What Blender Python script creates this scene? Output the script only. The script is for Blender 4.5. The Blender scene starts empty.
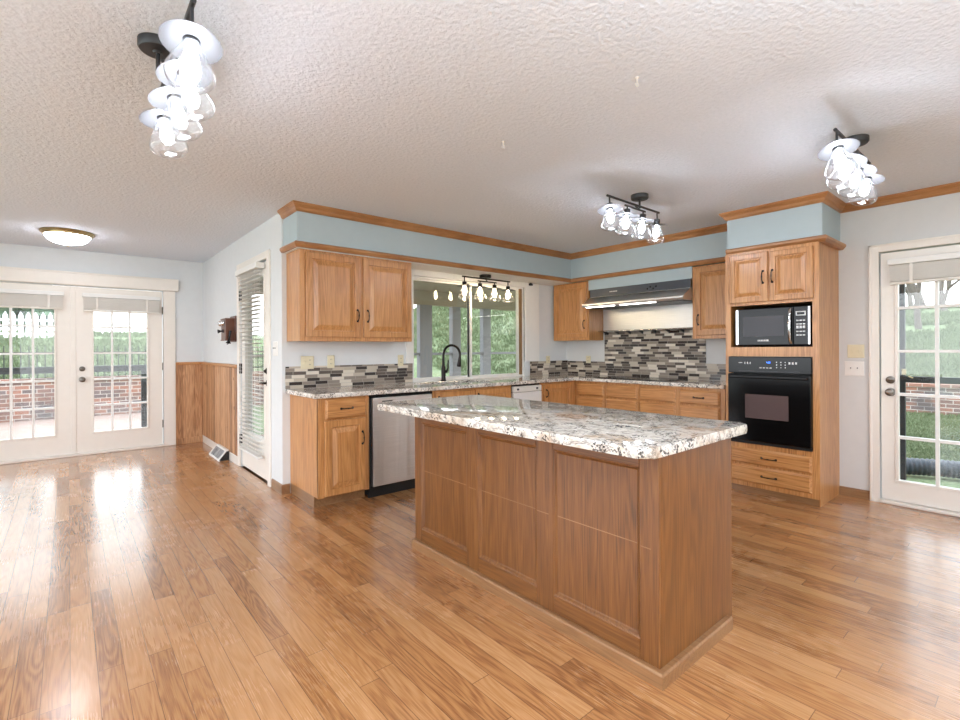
import bpy, bmesh, math, random
from mathutils import Vector, Matrix
random.seed(7)
S = bpy.context.scene
COL = S.collection
PI = math.pi

# ------------------------------------------------------------------ camera
def make_camera():
    cd = bpy.data.cameras.new('camera')
    cd.sensor_width = 36.0
    cd.lens = 486.0 / 960.0 * 36.0
    cd.shift_y = -11.0 / 960.0
    cd.clip_start = 0.05
    cd.clip_end = 300
    co = bpy.data.objects.new('camera', cd)
    COL.objects.link(co)
    a, roll = 0.868, -0.005
    f = Vector((math.cos(a), math.sin(a), 0))
    r = Vector((f.y, -f.x, 0))
    u = Vector((0, 0, 1))
    r2 = (r + roll * u).normalized()
    u2 = (u - roll * r).normalized()
    m = Matrix(((r2.x, u2.x, -f.x, 0), (r2.y, u2.y, -f.y, 0), (r2.z, u2.z, -f.z, 1.27), (0, 0, 0, 1)))
    co.matrix_world = m
    S.camera = co
make_camera()

# ------------------------------------------------------------------ world, daylight, exposure
S.view_settings.view_transform = 'Standard'
S.view_settings.look = 'None'
S.view_settings.exposure = 0.1
S.view_settings.gamma = 1.0
S.view_settings.use_curve_mapping = False
S.cycles.use_denoising = True
S.cycles.max_bounces = 10
S.cycles.transparent_max_bounces = 24
S.cycles.caustics_reflective = False
S.cycles.caustics_refractive = False
S.cycles.sample_clamp_indirect = 6.0

def make_world():
    w = bpy.data.worlds.new('overcast_sky')
    S.world = w
    w.use_nodes = True
    nt = w.node_tree
    bg = nt.nodes['Background']
    tc = nt.nodes.new('ShaderNodeTexCoord')
    sp = nt.nodes.new('ShaderNodeSeparateXYZ')
    rp = nt.nodes.new('ShaderNodeValToRGB')
    nt.links.new(tc.outputs['Generated'], sp.inputs[0])
    nt.links.new(sp.outputs['Z'], rp.inputs[0])
    nt.links.new(rp.outputs[0], bg.inputs['Color'])
    rp.color_ramp.elements[0].color = (0.95, 0.97, 1.0, 1)
    rp.color_ramp.elements[1].color = (0.72, 0.83, 1.0, 1)
    bg.inputs['Strength'].default_value = 4.2
make_world()

def area(name, loc, rot, sx, sy, power, color=(1, 1, 1)):
    ld = bpy.data.lights.new(name, 'AREA')
    ld.shape = 'RECTANGLE'
    ld.size, ld.size_y = sx, sy
    ld.energy = power
    ld.color = color
    o = bpy.data.objects.new(name, ld)
    COL.objects.link(o)
    o.location = loc
    o.rotation_euler = rot
    return o
# added fill lamps outside made-up openings in the unseen south and west walls
area('added_fill_south', (1.3, -2.72, 1.35), (PI / 2, 0, 0), 4.6, 2.0, 10, (0.78, 0.89, 1.0))
area('added_fill_west', (-2.72, 2.6, 1.35), (PI / 2, 0, -PI / 2), 6.6, 2.0, 70, (0.80, 0.90, 1.0))
# added fill lamp behind the camera, turned up to brighten the ceiling
area('added_ceiling_fill', (0.6, -0.9, 1.5), (PI + 0.25, 0.0, -0.7), 1.0, 1.0, 225, (0.84, 0.92, 1.0))
sun_d = bpy.data.lights.new('sun', 'SUN')
sun_d.energy = 0.9
sun_d.angle = math.radians(35)
sun_o = bpy.data.objects.new('sun', sun_d)
COL.objects.link(sun_o)
sun_o.rotation_euler = (math.radians(38), 0, math.radians(150))

# ------------------------------------------------------------------ material helpers
def srgb(r, g, b):
    def c(v):
        v /= 255.0
        return v / 12.92 if v <= 0.04045 else ((v + 0.055) / 1.055) ** 2.4
    return (c(r), c(g), c(b), 1.0)

class NT:
    def __init__(s, name):
        s.m = bpy.data.materials.new(name)
        s.m.use_nodes = True
        s.t = s.m.node_tree
        s.b = s.t.nodes['Principled BSDF']
        s.out = s.t.nodes['Material Output']
        s.co = None
    def coord(s):
        if s.co is None:
            s.co = s.n('ShaderNodeTexCoord').outputs['Object']
        return s.co
    def n(s, t, **kw):
        nd = s.t.nodes.new(t)
        for k, v in kw.items():
            setattr(nd, k, v)
        return nd
    def set(s, nd, key, v):
        i = nd.inputs[key]
        if hasattr(v, 'is_output') or isinstance(v, bpy.types.NodeSocket):
            s.t.links.new(v, i)
        else:
            i.default_value = v
    def math(s, op, a, b=None, c=None):
        nd = s.n('ShaderNodeMath', operation=op)
        s.set(nd, 0, a)
        if b is not None: s.set(nd, 1, b)
        if c is not None: s.set(nd, 2, c)
        return nd.outputs[0]
    def mapping(s, scale=(1, 1, 1), loc=(0, 0, 0), vec=None):
        nd = s.n('ShaderNodeMapping')
        s.set(nd, 'Vector', vec if vec is not None else s.coord())
        nd.inputs['Scale'].default_value = scale
        nd.inputs['Location'].default_value = loc
        return nd.outputs[0]
    def noise(s, scale, vec=None, detail=4, rough=0.55, dist=0.0):
        nd = s.n('ShaderNodeTexNoise')
        s.set(nd, 'Vector', vec if vec is not None else s.coord())
        nd.inputs['Scale'].default_value = scale
        nd.inputs['Detail'].default_value = detail
        nd.inputs['Roughness'].default_value = rough
        nd.inputs['Distortion'].default_value = dist
        return nd.outputs['Fac']
    def ramp(s, fac, stops, interp='LINEAR'):
        nd = s.n('ShaderNodeValToRGB')
        s.set(nd, 0, fac)
        cr = nd.color_ramp
        cr.interpolation = interp
        while len(cr.elements) < len(stops):
            cr.elements.new(0.5)
        for e, (p, c) in zip(cr.elements, stops):
            e.position = p
            e.color = c if len(c) == 4 else (*c, 1)
        return nd.outputs['Color']
    def mix(s, fac, a, b, mode='MIX'):
        nd = s.n('ShaderNodeMix', data_type='RGBA', blend_type=mode)
        s.set(nd, 0, fac)
        s.set(nd, 6, a)
        s.set(nd, 7, b)
        return nd.outputs[2]
    def bump(s, h, strength=0.2, dist=0.01):
        nd = s.n('ShaderNodeBump')
        s.set(nd, 'Height', h)
        nd.inputs['Strength'].default_value = strength
        nd.inputs['Distance'].default_value = dist
        s.t.links.new(nd.outputs[0], s.b.inputs['Normal'])
    def base(s, col, rough=0.5, metal=0.0, spec=0.5):
        s.set(s.b, 'Base Color', col)
        s.set(s.b, 'Roughness', rough)
        s.b.inputs['Metallic'].default_value = metal
        s.b.inputs['Specular IOR Level'].default_value = spec
        return s.m

def plain(name, rgb, rough=0.5, metal=0.0, var=0.015, scale=12.0, spec=0.5, bump=0.0):
    t = NT(name)
    c = srgb(*rgb)
    f = t.noise(scale, detail=3)
    lo = tuple(max(0, v * (1 - var)) for v in c[:3]) + (1,)
    hi = tuple(min(1, v * (1 + var)) for v in c[:3]) + (1,)
    m = t.base(t.ramp(f, [(0.3, lo), (0.7, hi)]), rough, metal, spec)
    if bump:
        t.bump(t.noise(90, detail=2), bump, 0.002)
    return m

def oak(name, axis, dark, mid, light, rough=0.34):
    """Stained oak, grain along the given axis (0 x, 1 y, 2 z)."""
    t = NT(name)
    st = [1.0, 1.0, 1.0]
    st[axis] = 0.07
    v = t.mapping(tuple(st))
    big = t.noise(7.0, v, 3, 0.5)
    w = t.n('ShaderNodeTexNoise')
    t.set(w, 'Vector', v)
    w.inputs['Scale'].default_value = 7.0
    w.inputs['Detail'].default_value = 2.0
    rings = t.math('SINE', t.math('MULTIPLY', w.outputs['Fac'], 85.0))
    rings = t.math('MULTIPLY_ADD', rings, 0.5, 0.5)
    st2 = [1.0, 1.0, 1.0]
    st2[axis] = 0.025
    fine = t.noise(230.0, t.mapping(tuple(st2)), 2, 0.6)
    f = t.math('ADD', t.math('MULTIPLY', rings, 0.12), t.math('MULTIPLY', fine, 0.6))
    f = t.math('ADD', f, t.math('MULTIPLY', big, 0.26))
    c = t.ramp(f, [(0.24, srgb(*dark)), (0.48, srgb(*mid)), (0.76, srgb(*light))])
    m = t.base(c, rough)
    t.b.inputs['Coat Weight'].default_value = 0.25
    t.b.inputs['Coat Roughness'].default_value = 0.2
    t.bump(fine, 0.06, 0.002)
    return m

M = {}
CAB = ((132, 82, 40), (188, 131, 76), (214, 162, 106))
for ax, nm in enumerate('xyz'):
    M['oak_' + nm] = oak('oak_grain_' + nm, ax, *CAB)
ISL = ((72, 41, 16), (111, 68, 29), (136, 90, 44))
M['isl_z'] = oak('island_oak_upright', 2, *ISL)
M['isl_y'] = oak('island_oak_level', 1, *ISL)
M['isl_x'] = oak('island_oak_end', 0, *ISL)
TR = ((158, 100, 56), (190, 132, 82), (210, 156, 106))
def trim_mat():
    t = NT('trim_oak')
    f = t.math('ADD', t.math('MULTIPLY', t.noise(3.0, None, 2), 0.5), t.math('MULTIPLY', t.noise(60.0, t.mapping((0.15, 0.15, 4)), 3), 0.5))
    return t.base(t.ramp(f, [(0.3, srgb(136, 88, 50)), (0.5, srgb(170, 118, 72)), (0.75, srgb(194, 144, 96))]), 0.35)
M['trim_oak'] = trim_mat()
M['base_oak'] = oak('base_trim_oak', 1, (106, 72, 44), (138, 99, 64), (158, 118, 80))

def floor_mat():
    t = NT('oak_strip_floor')
    sp = t.n('ShaderNodeSeparateXYZ')
    t.set(sp, 0, t.coord())
    x, y = sp.outputs[0], sp.outputs[1]
    rx = t.math('DIVIDE', x, 0.083)
    row = t.math('FLOOR', rx)
    fx = t.math('FRACT', rx)
    wn = t.n('ShaderNodeTexWhiteNoise', noise_dimensions='1D')
    t.set(wn, 'W', row)
    ln = t.math('MULTIPLY_ADD', wn.outputs['Value'], 0.5, 0.75)
    yy = t.math('ADD', t.math('DIVIDE', y, ln), t.math('MULTIPLY', wn.outputs['Value'], 13.7))
    pid = t.math('FLOOR', yy)
    fy = t.math('FRACT', yy)
    cb = t.n('ShaderNodeCombineXYZ')
    t.set(cb, 0, row); t.set(cb, 1, pid)
    w2 = t.n('ShaderNodeTexWhiteNoise', noise_dimensions='2D')
    t.set(w2, 'Vector', cb.outputs[0])
    tone = w2.outputs['Value']
    gv = t.n('ShaderNodeCombineXYZ')
    t.set(gv, 0, x)
    t.set(gv, 1, t.math('MULTIPLY', y, 0.09))
    t.set(gv, 2, t.math('MULTIPLY', tone, 31.0))
    low = t.noise(10.0, gv.outputs[0], 2)
    rings = t.math('MULTIPLY_ADD', t.math('SINE', t.math('MULTIPLY', low, 90.0)), 0.5, 0.5)
    gv2 = t.n('ShaderNodeCombineXYZ')
    t.set(gv2, 0, x)
    t.set(gv2, 1, t.math('MULTIPLY', y, 0.03))
    t.set(gv2, 2, tone)
    fine = t.noise(260.0, gv2.outputs[0], 2)
    f = t.math('ADD', t.math('MULTIPLY', tone, 0.36), t.math('MULTIPLY', rings, 0.17))
    f = t.math('ADD', f, t.math('MULTIPLY', fine, 0.5))
    c = t.ramp(f, [(0.24, srgb(128, 81, 46)), (0.5, srgb(174, 122, 76)), (0.8, srgb(193, 144, 98))])
    g1 = t.math('LESS_THAN', fx, 0.028)
    g2 = t.math('LESS_THAN', fy, 0.0028)
    gap = t.math('MAXIMUM', g1, g2)
    c = t.mix(t.math('MULTIPLY', gap, 0.8), c, srgb(84, 54, 34))
    wear = t.noise(2.2, None, 4)
    rough = t.math('ADD', t.math('MULTIPLY_ADD', wear, 0.16, 0.15), t.math('MULTIPLY', fine, 0.06))
    m = t.base(c, rough)
    t.b.inputs['Coat Weight'].default_value = 0.6
    t.b.inputs['Coat Roughness'].default_value = 0.17
    h = t.math('SUBTRACT', t.math('ADD', t.math('MULTIPLY', fine, 0.15), t.math('MULTIPLY', t.noise(6.0, None, 2), 0.5)), gap)
    t.bump(h, 0.07, 0.003)
    return m
M['floor'] = floor_mat()

def granite(name, warm):
    t = NT(name)
    big = t.noise(3.2, None, 5, 0.6, 0.6)
    base = t.ramp(t.noise(22.0, None, 5, 0.7), [(0.3, srgb(162, 150, 136)), (0.46, srgb(224, 217, 206)), (0.68, srgb(244, 240, 233))])
    tan = t.ramp(t.noise(45.0, None, 4, 0.7), [(0.35, srgb(120, 84, 52)), (0.65, srgb(214, 178, 132))])
    c = t.mix(t.ramp(big, [(0.52, (0, 0, 0)), (0.68, (warm, warm, warm))]), base, tan)
    vein = t.ramp(t.noise(7.5, t.mapping((1.5, 0.5, 1), (3, 1, 0)), 5, 0.65, 1.6), [(0.47, (0, 0, 0)), (0.5, (0.75, 0.75, 0.75)), (0.53, (0, 0, 0))])
    c = t.mix(vein, c, srgb(92, 84, 80))
    vo = t.n('ShaderNodeTexVoronoi')
    t.set(vo, 'Vector', t.coord())
    vo.inputs['Scale'].default_value = 120.0
    vs = t.n('ShaderNodeSeparateXYZ')
    t.set(vs, 0, vo.outputs['Color'])
    cl = t.noise(14.0, t.mapping((1, 1, 1), (7, 2, 5)), 4, 0.65)
    sp = t.math('MULTIPLY', t.math('GREATER_THAN', vs.outputs[0], 0.66), t.math('GREATER_THAN', cl, 0.53))
    c = t.mix(t.math('MULTIPLY', sp, 0.85), c, srgb(46, 42, 42))
    return t.base(c, 0.07)
M['granite'] = granite('island_granite', 0.8)
M['granite2'] = granite('counter_granite', 0.5)

def mosaic(name, axis):
    """glass and stone strip mosaic on a wall whose long direction is x (0) or y (1)."""
    t = NT(name)
    sp = t.n('ShaderNodeSeparateXYZ')
    t.set(sp, 0, t.coord())
    u, z = sp.outputs[axis], sp.outputs[2]
    rz = t.math('DIVIDE', z, 0.0305)
    row = t.math('FLOOR', rz)
    fz = t.math('FRACT', rz)
    wn = t.n('ShaderNodeTexWhiteNoise', noise_dimensions='1D')
    t.set(wn, 'W', row)
    uu = t.math('ADD', t.math('DIVIDE', u, 0.118), t.math('MULTIPLY', wn.outputs['Value'], 9.0))
    idu = t.math('FLOOR', uu)
    fu = t.math('FRACT', uu)
    cb = t.n('ShaderNodeCombineXYZ')
    t.set(cb, 0, row); t.set(cb, 1, idu)
    w2 = t.n('ShaderNodeTexWhiteNoise', noise_dimensions='2D')
    t.set(w2, 'Vector', cb.outputs[0])
    v = w2.outputs['Value']
    c = t.ramp(v, [(0.0, srgb(52, 44, 40)), (0.26, srgb(92, 82, 74)), (0.42, srgb(142, 130, 118)), (0.64, srgb(186, 174, 156)), (0.86, srgb(216, 206, 190))], 'CONSTANT')
    g = t.math('MAXIMUM', t.math('LESS_THAN', fz, 0.09), t.math('LESS_THAN', fu, 0.028))
    c = t.mix(g, c, srgb(176, 168, 158))
    m = t.base(c, t.math('MULTIPLY_ADD', v, 0.25, 0.1))
    t.bump(t.math('SUBTRACT', 1.0, g), 0.3, 0.002)
    return m
M['mosaic_x'] = mosaic('mosaic_tile_x', 0)
M['mosaic_y'] = mosaic('mosaic_tile_y', 1)

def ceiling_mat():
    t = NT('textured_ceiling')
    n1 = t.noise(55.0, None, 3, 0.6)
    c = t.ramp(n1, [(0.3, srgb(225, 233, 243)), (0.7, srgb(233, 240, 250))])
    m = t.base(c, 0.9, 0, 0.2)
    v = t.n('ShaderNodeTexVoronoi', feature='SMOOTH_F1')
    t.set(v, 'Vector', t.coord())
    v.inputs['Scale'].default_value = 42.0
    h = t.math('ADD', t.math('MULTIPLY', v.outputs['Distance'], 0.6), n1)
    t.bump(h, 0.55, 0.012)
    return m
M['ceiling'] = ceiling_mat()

M['wall'] = plain('wall_paint', (222, 225, 226), 0.7, bump=0.05)
M['wall_grey'] = plain('wall_paint_warm_grey', (214, 215, 214), 0.7, bump=0.05)
M['soffit'] = plain('blue_grey_paint', (180, 195, 199), 0.65, bump=0.05)
M['white'] = plain('white_trim_paint', (238, 237, 233), 0.4)
M['cream'] = plain('cream_door_paint', (238, 232, 223), 0.36)
M['slat'] = plain('blind_slat', (232, 227, 218), 0.5)
M['bronze'] = plain('dark_bronze', (38, 32, 29), 0.35, 0.7)
M['black'] = plain('black_enamel', (10, 10, 11), 0.14, spec=0.22)
M['black_matte'] = plain('black_matte', (20, 20, 20), 0.55)
M['smoke_glass'] = plain('dark_oven_glass', (92, 76, 74), 0.1, spec=0.2)
M['mw_glass'] = plain('microwave_glass', (78, 78, 82), 0.3, spec=0.2)
M['plastic_white'] = plain('white_plastic', (236, 234, 230), 0.4)
M['ivory'] = plain('ivory_plastic', (222, 212, 180), 0.4)
M['nickel'] = plain('brushed_nickel', (176, 166, 150), 0.28, 0.9)
M['pewter'] = plain('dark_pewter', (118, 112, 104), 0.3, 0.9)
M['chrome'] = plain('chrome', (214, 214, 214), 0.12, 1.0)
M['gunmetal'] = plain('gunmetal_grey', (66, 66, 68), 0.4, 0.55)
M['hood_black'] = plain('hood_panel_grey', (66, 71, 78), 0.3, 0.1)
M['disc_white'] = plain('enamel_grey', (92, 92, 94), 0.5)
M['brass'] = plain('antique_brass', (184, 164, 120), 0.3, 0.9)
M['phone_wood'] = plain('phone_walnut', (100, 58, 38), 0.35, var=0.2)
M['post_grey'] = plain('porch_post_grey', (150, 150, 154), 0.7)
M['porch_wood'] = plain('porch_ceiling_wood', (176, 166, 150), 0.7)
M['white_wood'] = plain('white_fence_paint', (240, 240, 240), 0.6)
M['iron'] = plain('black_iron', (24, 26, 30), 0.5)
M['concrete'] = plain('pinkish_concrete', (156, 133, 121), 0.85, var=0.12, scale=3)
M['label_white'] = plain('printed_white', (226, 226, 226), 0.5)
M['grille'] = plain('grey_vent_grille', (132, 132, 134), 0.5)
M['pipe'] = plain('black_corrugated_plastic', (52, 58, 66), 0.5)
M['bark'] = plain('grey_bark', (104, 94, 88), 0.9, var=0.3)
M['jamb'] = plain('weathered_brown_jamb', (138, 110, 76), 0.6)
M['sink_metal'] = plain('sink_steel', (150, 150, 150), 0.3, 0.9)

def steel(name, rgb, axis, rough=0.26, wob=0.12, wx=5.0):
    t = NT(name)
    st = [60.0, 60.0, 60.0]
    st[axis] = 1.2
    f = t.noise(4.0, t.mapping(tuple(st)), 3)
    c = srgb(*rgb)
    m = t.base(t.ramp(f, [(0.3, tuple(v * 0.92 for v in c[:3])), (0.7, tuple(min(1, v * 1.05) for v in c[:3]))]), rough, 1.0)
    ws = [wx, wx, wx]
    ws[2] = 0.8
    t.bump(t.noise(1.2, t.mapping(tuple(ws)), 2), wob, 0.05)
    return m
M['steel'] = steel('brushed_steel', (226, 224, 221), 0, 0.34, 0.16, 12.0)
M['steel_y'] = steel('brushed_steel_y', (222, 221, 219), 1, 0.38)

def glass_mat(name, tint=(1, 1, 1), refl=1.0, rough=0.0):
    t = NT(name)
    tr = t.n('ShaderNodeBsdfTransparent')
    tr.inputs[0].default_value = (*tint, 1)
    gl = t.n('ShaderNodeBsdfGlossy')
    gl.inputs['Roughness'].default_value = rough
    fr = t.n('ShaderNodeLayerWeight')
    fr.inputs['Blend'].default_value = 0.5
    mx = t.n('ShaderNodeMixShader')
    t.set(mx, 0, t.math('MULTIPLY_ADD', t.math('POWER', fr.outputs['Facing'], 4.0), 0.75 * refl, 0.045 * refl))
    t.t.links.new(tr.outputs[0], mx.inputs[1])
    t.t.links.new(gl.outputs[0], mx.inputs[2])
    t.t.links.new(mx.outputs[0], t.out.inputs['Surface'])
    return t.m
M['pane'] = glass_mat('window_glass', (0.97, 0.99, 0.98), 0.8)
def shade_mat():
    m = glass_mat('clear_shade_glass', (0.99, 0.99, 0.99), 1.1, 0.05)
    nt = m.node_tree
    out = nt.nodes['Material Output']
    src = out.inputs['Surface'].links[0].from_socket
    tl = nt.nodes.new('ShaderNodeBsdfTranslucent')
    tl.inputs[0].default_value = (0.9, 0.92, 0.95, 1)
    mx = nt.nodes.new('ShaderNodeMixShader')
    mx.inputs[0].default_value = 0.014
    nt.links.new(src, mx.inputs[1])
    nt.links.new(tl.outputs[0], mx.inputs[2])
    nt.links.new(mx.outputs[0], out.inputs['Surface'])
    return m
M['shade_glass'] = shade_mat()

def emit(name, rgb, strength):
    t = NT(name)
    c = srgb(*rgb)
    t.base(c, 0.4)
    t.b.inputs['Emission Color'].default_value = c
    t.b.inputs['Emission Strength'].default_value = strength
    return t.m
M['bulb'] = emit('lit_bulb', (236, 243, 255), 85.0)
M['bulb_warm'] = emit('lit_warm_bulb', (255, 230, 190), 85.0)
M['dome'] = emit('lit_opal_glass', (246, 246, 255), 24.0)
M['clock'] = emit('blue_clock_digits', (70, 140, 255), 2.0)
M['strip'] = emit('hood_lamp', (255, 250, 244), 9.0)

def pine():
    t = NT('knotty_pine')
    v = t.mapping((1, 1, 0.08))
    w = t.noise(11.0, v, 3)
    rings = t.math('MULTIPLY_ADD', t.math('SINE', t.math('MULTIPLY', w, 60.0)), 0.5, 0.5)
    fine = t.noise(160.0, t.mapping((1, 1, 0.03)), 2)
    sp = t.n('ShaderNodeSeparateXYZ')
    t.set(sp, 0, t.coord())
    s = t.math('ADD', sp.outputs[0], sp.outputs[1])
    wn = t.n('ShaderNodeTexWhiteNoise', noise_dimensions='1D')
    t.set(wn, 'W', t.math('FLOOR', t.math('DIVIDE', s, 0.105)))
    f = t.math('ADD', t.math('MULTIPLY', rings, 0.3), t.math('MULTIPLY', fine, 0.3))
    f = t.math('ADD', f, t.math('MULTIPLY', wn.outputs['Value'], 0.5))
    c = t.ramp(f, [(0.2, srgb(124, 84, 54)), (0.5, srgb(174, 124, 82)), (0.85, srgb(206, 160, 118))])
    kn = t.n('ShaderNodeTexVoronoi')
    t.set(kn, 'Vector', t.mapping((1, 1, 0.8)))
    kn.inputs['Scale'].default_value = 4.5
    k = t.ramp(kn.outputs['Distance'], [(0.05, (1, 1, 1)), (0.09, (0, 0, 0))])
    c = t.mix(t.math('MULTIPLY', k, 0.8), c, srgb(80, 42, 24))
    return t.base(c, 0.4)
M['pine'] = pine()

def brick_mat():
    t = NT('red_brick')
    sp = t.n('ShaderNodeSeparateXYZ')
    t.set(sp, 0, t.coord())
    cb = t.n('ShaderNodeCombineXYZ')
    t.set(cb, 0, t.math('ADD', sp.outputs[0], sp.outputs[1]))
    t.set(cb, 1, sp.outputs[2])
    b = t.n('ShaderNodeTexBrick')
    t.set(b, 'Vector', cb.outputs[0])
    b.inputs['Scale'].default_value = 1.0
    b.inputs['Brick Width'].default_value = 0.23
    b.inputs['Row Height'].default_value = 0.085
    b.inputs['Mortar Size'].default_value = 0.008
    b.inputs['Color1'].default_value = srgb(168, 118, 98)
    b.inputs['Color2'].default_value = srgb(112, 100, 98)
    b.inputs['Mortar'].default_value = srgb(196, 186, 178)
    c = t.mix(t.ramp(t.noise(1.6, None, 4), [(0.45, (0, 0, 0)), (0.65, (0.7, 0.7, 0.7))]), b.outputs[0], srgb(96, 92, 92))
    return t.base(c, 0.9)
M['brick'] = brick_mat()

def grass_mat():
    t = NT('lawn_grass')
    f = t.math('ADD', t.math('MULTIPLY', t.noise(1.1, None, 6, 0.7), 0.45), t.math('MULTIPLY', t.noise(26.0, None, 4, 0.8), 0.55))
    c = t.ramp(f, [(0.34, srgb(92, 96, 74)), (0.45, srgb(112, 126, 90)), (0.56, srgb(142, 152, 118)), (0.68, srgb(178, 176, 150))])
    m = t.base(c, 0.95, 0, 0.1)
    t.bump(t.noise(30.0, None, 4), 0.8, 0.08)
    return m
M['grass'] = grass_mat()
M['leaf'] = plain('evergreen_leaf', (84, 104, 78), 0.8, var=0.4, scale=2)

# ------------------------------------------------------------------ mesh helpers
class MB:
    def __init__(s):
        s.bm = bmesh.new()
    def _new(s, f):
        n = len(s.bm.verts)
        f()
        s.bm.verts.ensure_lookup_table()
        return s.bm.verts[n:]
    def box(s, x0, x1, y0, y1, z0, z1, bev=0.0, seg=1):
        bm2 = bmesh.new()
        vs = [bm2.verts.new((x, y, z)) for x in (x0, x1) for y in (y0, y1) for z in (z0, z1)]
        for q in ((0, 1, 3, 2), (4, 6, 7, 5), (0, 4, 5, 1), (2, 3, 7, 6), (0, 2, 6, 4), (1, 5, 7, 3)):
            bm2.faces.new([vs[i] for i in q])
        if bev > 0:
            bmesh.ops.bevel(bm2, geom=bm2.edges[:] + bm2.verts[:], offset=bev, segments=seg, profile=0.6, affect='EDGES', clamp_overlap=True)
        s.absorb(bm2)
        return s
    def absorb(s, bm2, mat=None):
        if mat is not None:
            bmesh.ops.transform(bm2, matrix=mat, verts=bm2.verts[:])
        bmesh.ops.recalc_face_normals(bm2, faces=bm2.faces[:])
        me = bpy.data.meshes.new('tmp')
        bm2.to_mesh(me)
        bm2.free()
        s.bm.from_mesh(me)
        bpy.data.meshes.remove(me)
    def lathe(s, prof, center=(0, 0, 0), axis=(0, 0, 1), n=24, caps=True):
        """prof: list of (radius, height along the axis)."""
        bm2 = bmesh.new()
        rings = []
        for r, h in prof:
            if r < 1e-6:
                rings.append([bm2.verts.new((0, 0, h))])
            else:
                rings.append([bm2.verts.new((r * math.cos(2 * PI * i / n), r * math.sin(2 * PI * i / n), h)) for i in range(n)])
        for a, b in zip(rings, rings[1:]):
            for i in range(n):
                j = (i + 1) % n
                if len(a) == 1 and len(b) == 1:
                    continue
                if len(a) == 1:
                    bm2.faces.new((a[0], b[i], b[j]))
                elif len(b) == 1:
                    bm2.faces.new((a[i], a[j], b[0]))
                else:
                    bm2.faces.new((a[i], a[j], b[j], b[i]))
        if caps:
            for r in (rings[0], rings[-1]):
                if len(r) > 1:
                    bm2.faces.new(r)
        q = Vector((0, 0, 1)).rotation_difference(Vector(axis).normalized()).to_matrix().to_4x4()
        s.absorb(bm2, Matrix.Translation(center) @ q)
        return s
    def cyl(s, p0, p1, r, n=16, r1=None):
        p0, p1 = Vector(p0), Vector(p1)
        d = p1 - p0
        return s.lathe([(r, 0), (r if r1 is None else r1, d.length)], p0, d, n)
    def tube(s, pts, r, n=10, cap=True):
        pts = [Vector(p) for p in pts]
        rs = r if isinstance(r, (list, tuple)) else [r] * len(pts)
        bm2 = bmesh.new()
        rings = []
        up = None
        for i, p in enumerate(pts):
            t = (pts[min(i + 1, len(pts) - 1)] - pts[max(i - 1, 0)]).normalized()
            if up is None:
                up = t.orthogonal().normalized()
            up = (up - t * up.dot(t))
            up = up.normalized() if up.length > 1e-6 else t.orthogonal().normalized()
            sd = t.cross(up)
            rings.append([bm2.verts.new(p + rs[i] * (math.cos(2 * PI * k / n) * up + math.sin(2 * PI * k / n) * sd)) for k in range(n)])
        for a, b in zip(rings, rings[1:]):
            for k in range(n):
                bm2.faces.new((a[k], a[(k + 1) % n], b[(k + 1) % n], b[k]))
        if cap:
            bm2.faces.new(rings[0]); bm2.faces.new(rings[-1])
        s.absorb(bm2)
        return s
    def panel(s, fmap, u0, u1, w0, w1, prof):
        """nested rectangular rings: prof = [(inset, depth)], first ring is the back edge, the last one is filled."""
        bm2 = bmesh.new()
        rings = []
        for ins, d in prof:
            rings.append([bm2.verts.new(fmap(u, w, d)) for u, w in ((u0 + ins, w0 + ins), (u1 - ins, w0 + ins), (u1 - ins, w1 - ins), (u0 + ins, w1 - ins))])
        bm2.faces.new(rings[0])
        for a, b in zip(rings, rings[1:]):
            for i in range(4):
                bm2.faces.new((a[i], a[(i + 1) % 4], b[(i + 1) % 4], b[i]))
        bm2.faces.new(rings[-1])
        s.absorb(bm2)
        return s
    def prism(s, poly, z0, z1, bev=0.0, seg=2, mat=None):
        bm2 = bmesh.new()
        a = [bm2.verts.new((x, y, z0)) for x, y in poly]
        b = [bm2.verts.new((x, y, z1)) for x, y in poly]
        n = len(poly)
        bm2.faces.new(a); bm2.faces.new(b)
        for i in range(n):
            bm2.faces.new((a[i], a[(i + 1) % n], b[(i + 1) % n], b[i]))
        if bev:
            ed = [e for e in bm2.edges if abs(e.verts[0].co.z - e.verts[1].co.z) < 1e-6]
            bmesh.ops.bevel(bm2, geom=ed, offset=bev, segments=seg, profile=0.5, affect='EDGES', clamp_overlap=True)
        s.absorb(bm2, mat)
        return s
    def grid(s, xs, ys, z0, z1, keep, swap=None):
        """solid made of the kept cells of a grid, with no inner faces; swap maps (a, b, h) to a point."""
        f = swap or (lambda a, b, h: (a, b, h))
        bm2 = bmesh.new()
        cache = {}
        def V(i, j, k):
            if (i, j, k) not in cache:
                cache[(i, j, k)] = bm2.verts.new(f(xs[i], ys[j], (z0, z1)[k]))
            return cache[(i, j, k)]
        nx, ny = len(xs) - 1, len(ys) - 1
        K = lambda i, j: 0 <= i < nx and 0 <= j < ny and keep((xs[i] + xs[i + 1]) / 2, (ys[j] + ys[j + 1]) / 2)
        for i in range(nx):
            for j in range(ny):
                if not K(i, j):
                    continue
                for k in (0, 1):
                    bm2.faces.new((V(i, j, k), V(i + 1, j, k), V(i + 1, j + 1, k), V(i, j + 1, k)))
                for di, dj, e in ((-1, 0, ((i, j), (i, j + 1))), (1, 0, ((i + 1, j), (i + 1, j + 1))), (0, -1, ((i, j), (i + 1, j))), (0, 1, ((i, j + 1), (i + 1, j + 1)))):
                    if not K(i + di, j + dj):
                        (a, b), (c, d) = e
                        bm2.faces.new((V(a, b, 0), V(c, d, 0), V(c, d, 1), V(a, b, 1)))
        s.absorb(bm2)
        return s
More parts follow.
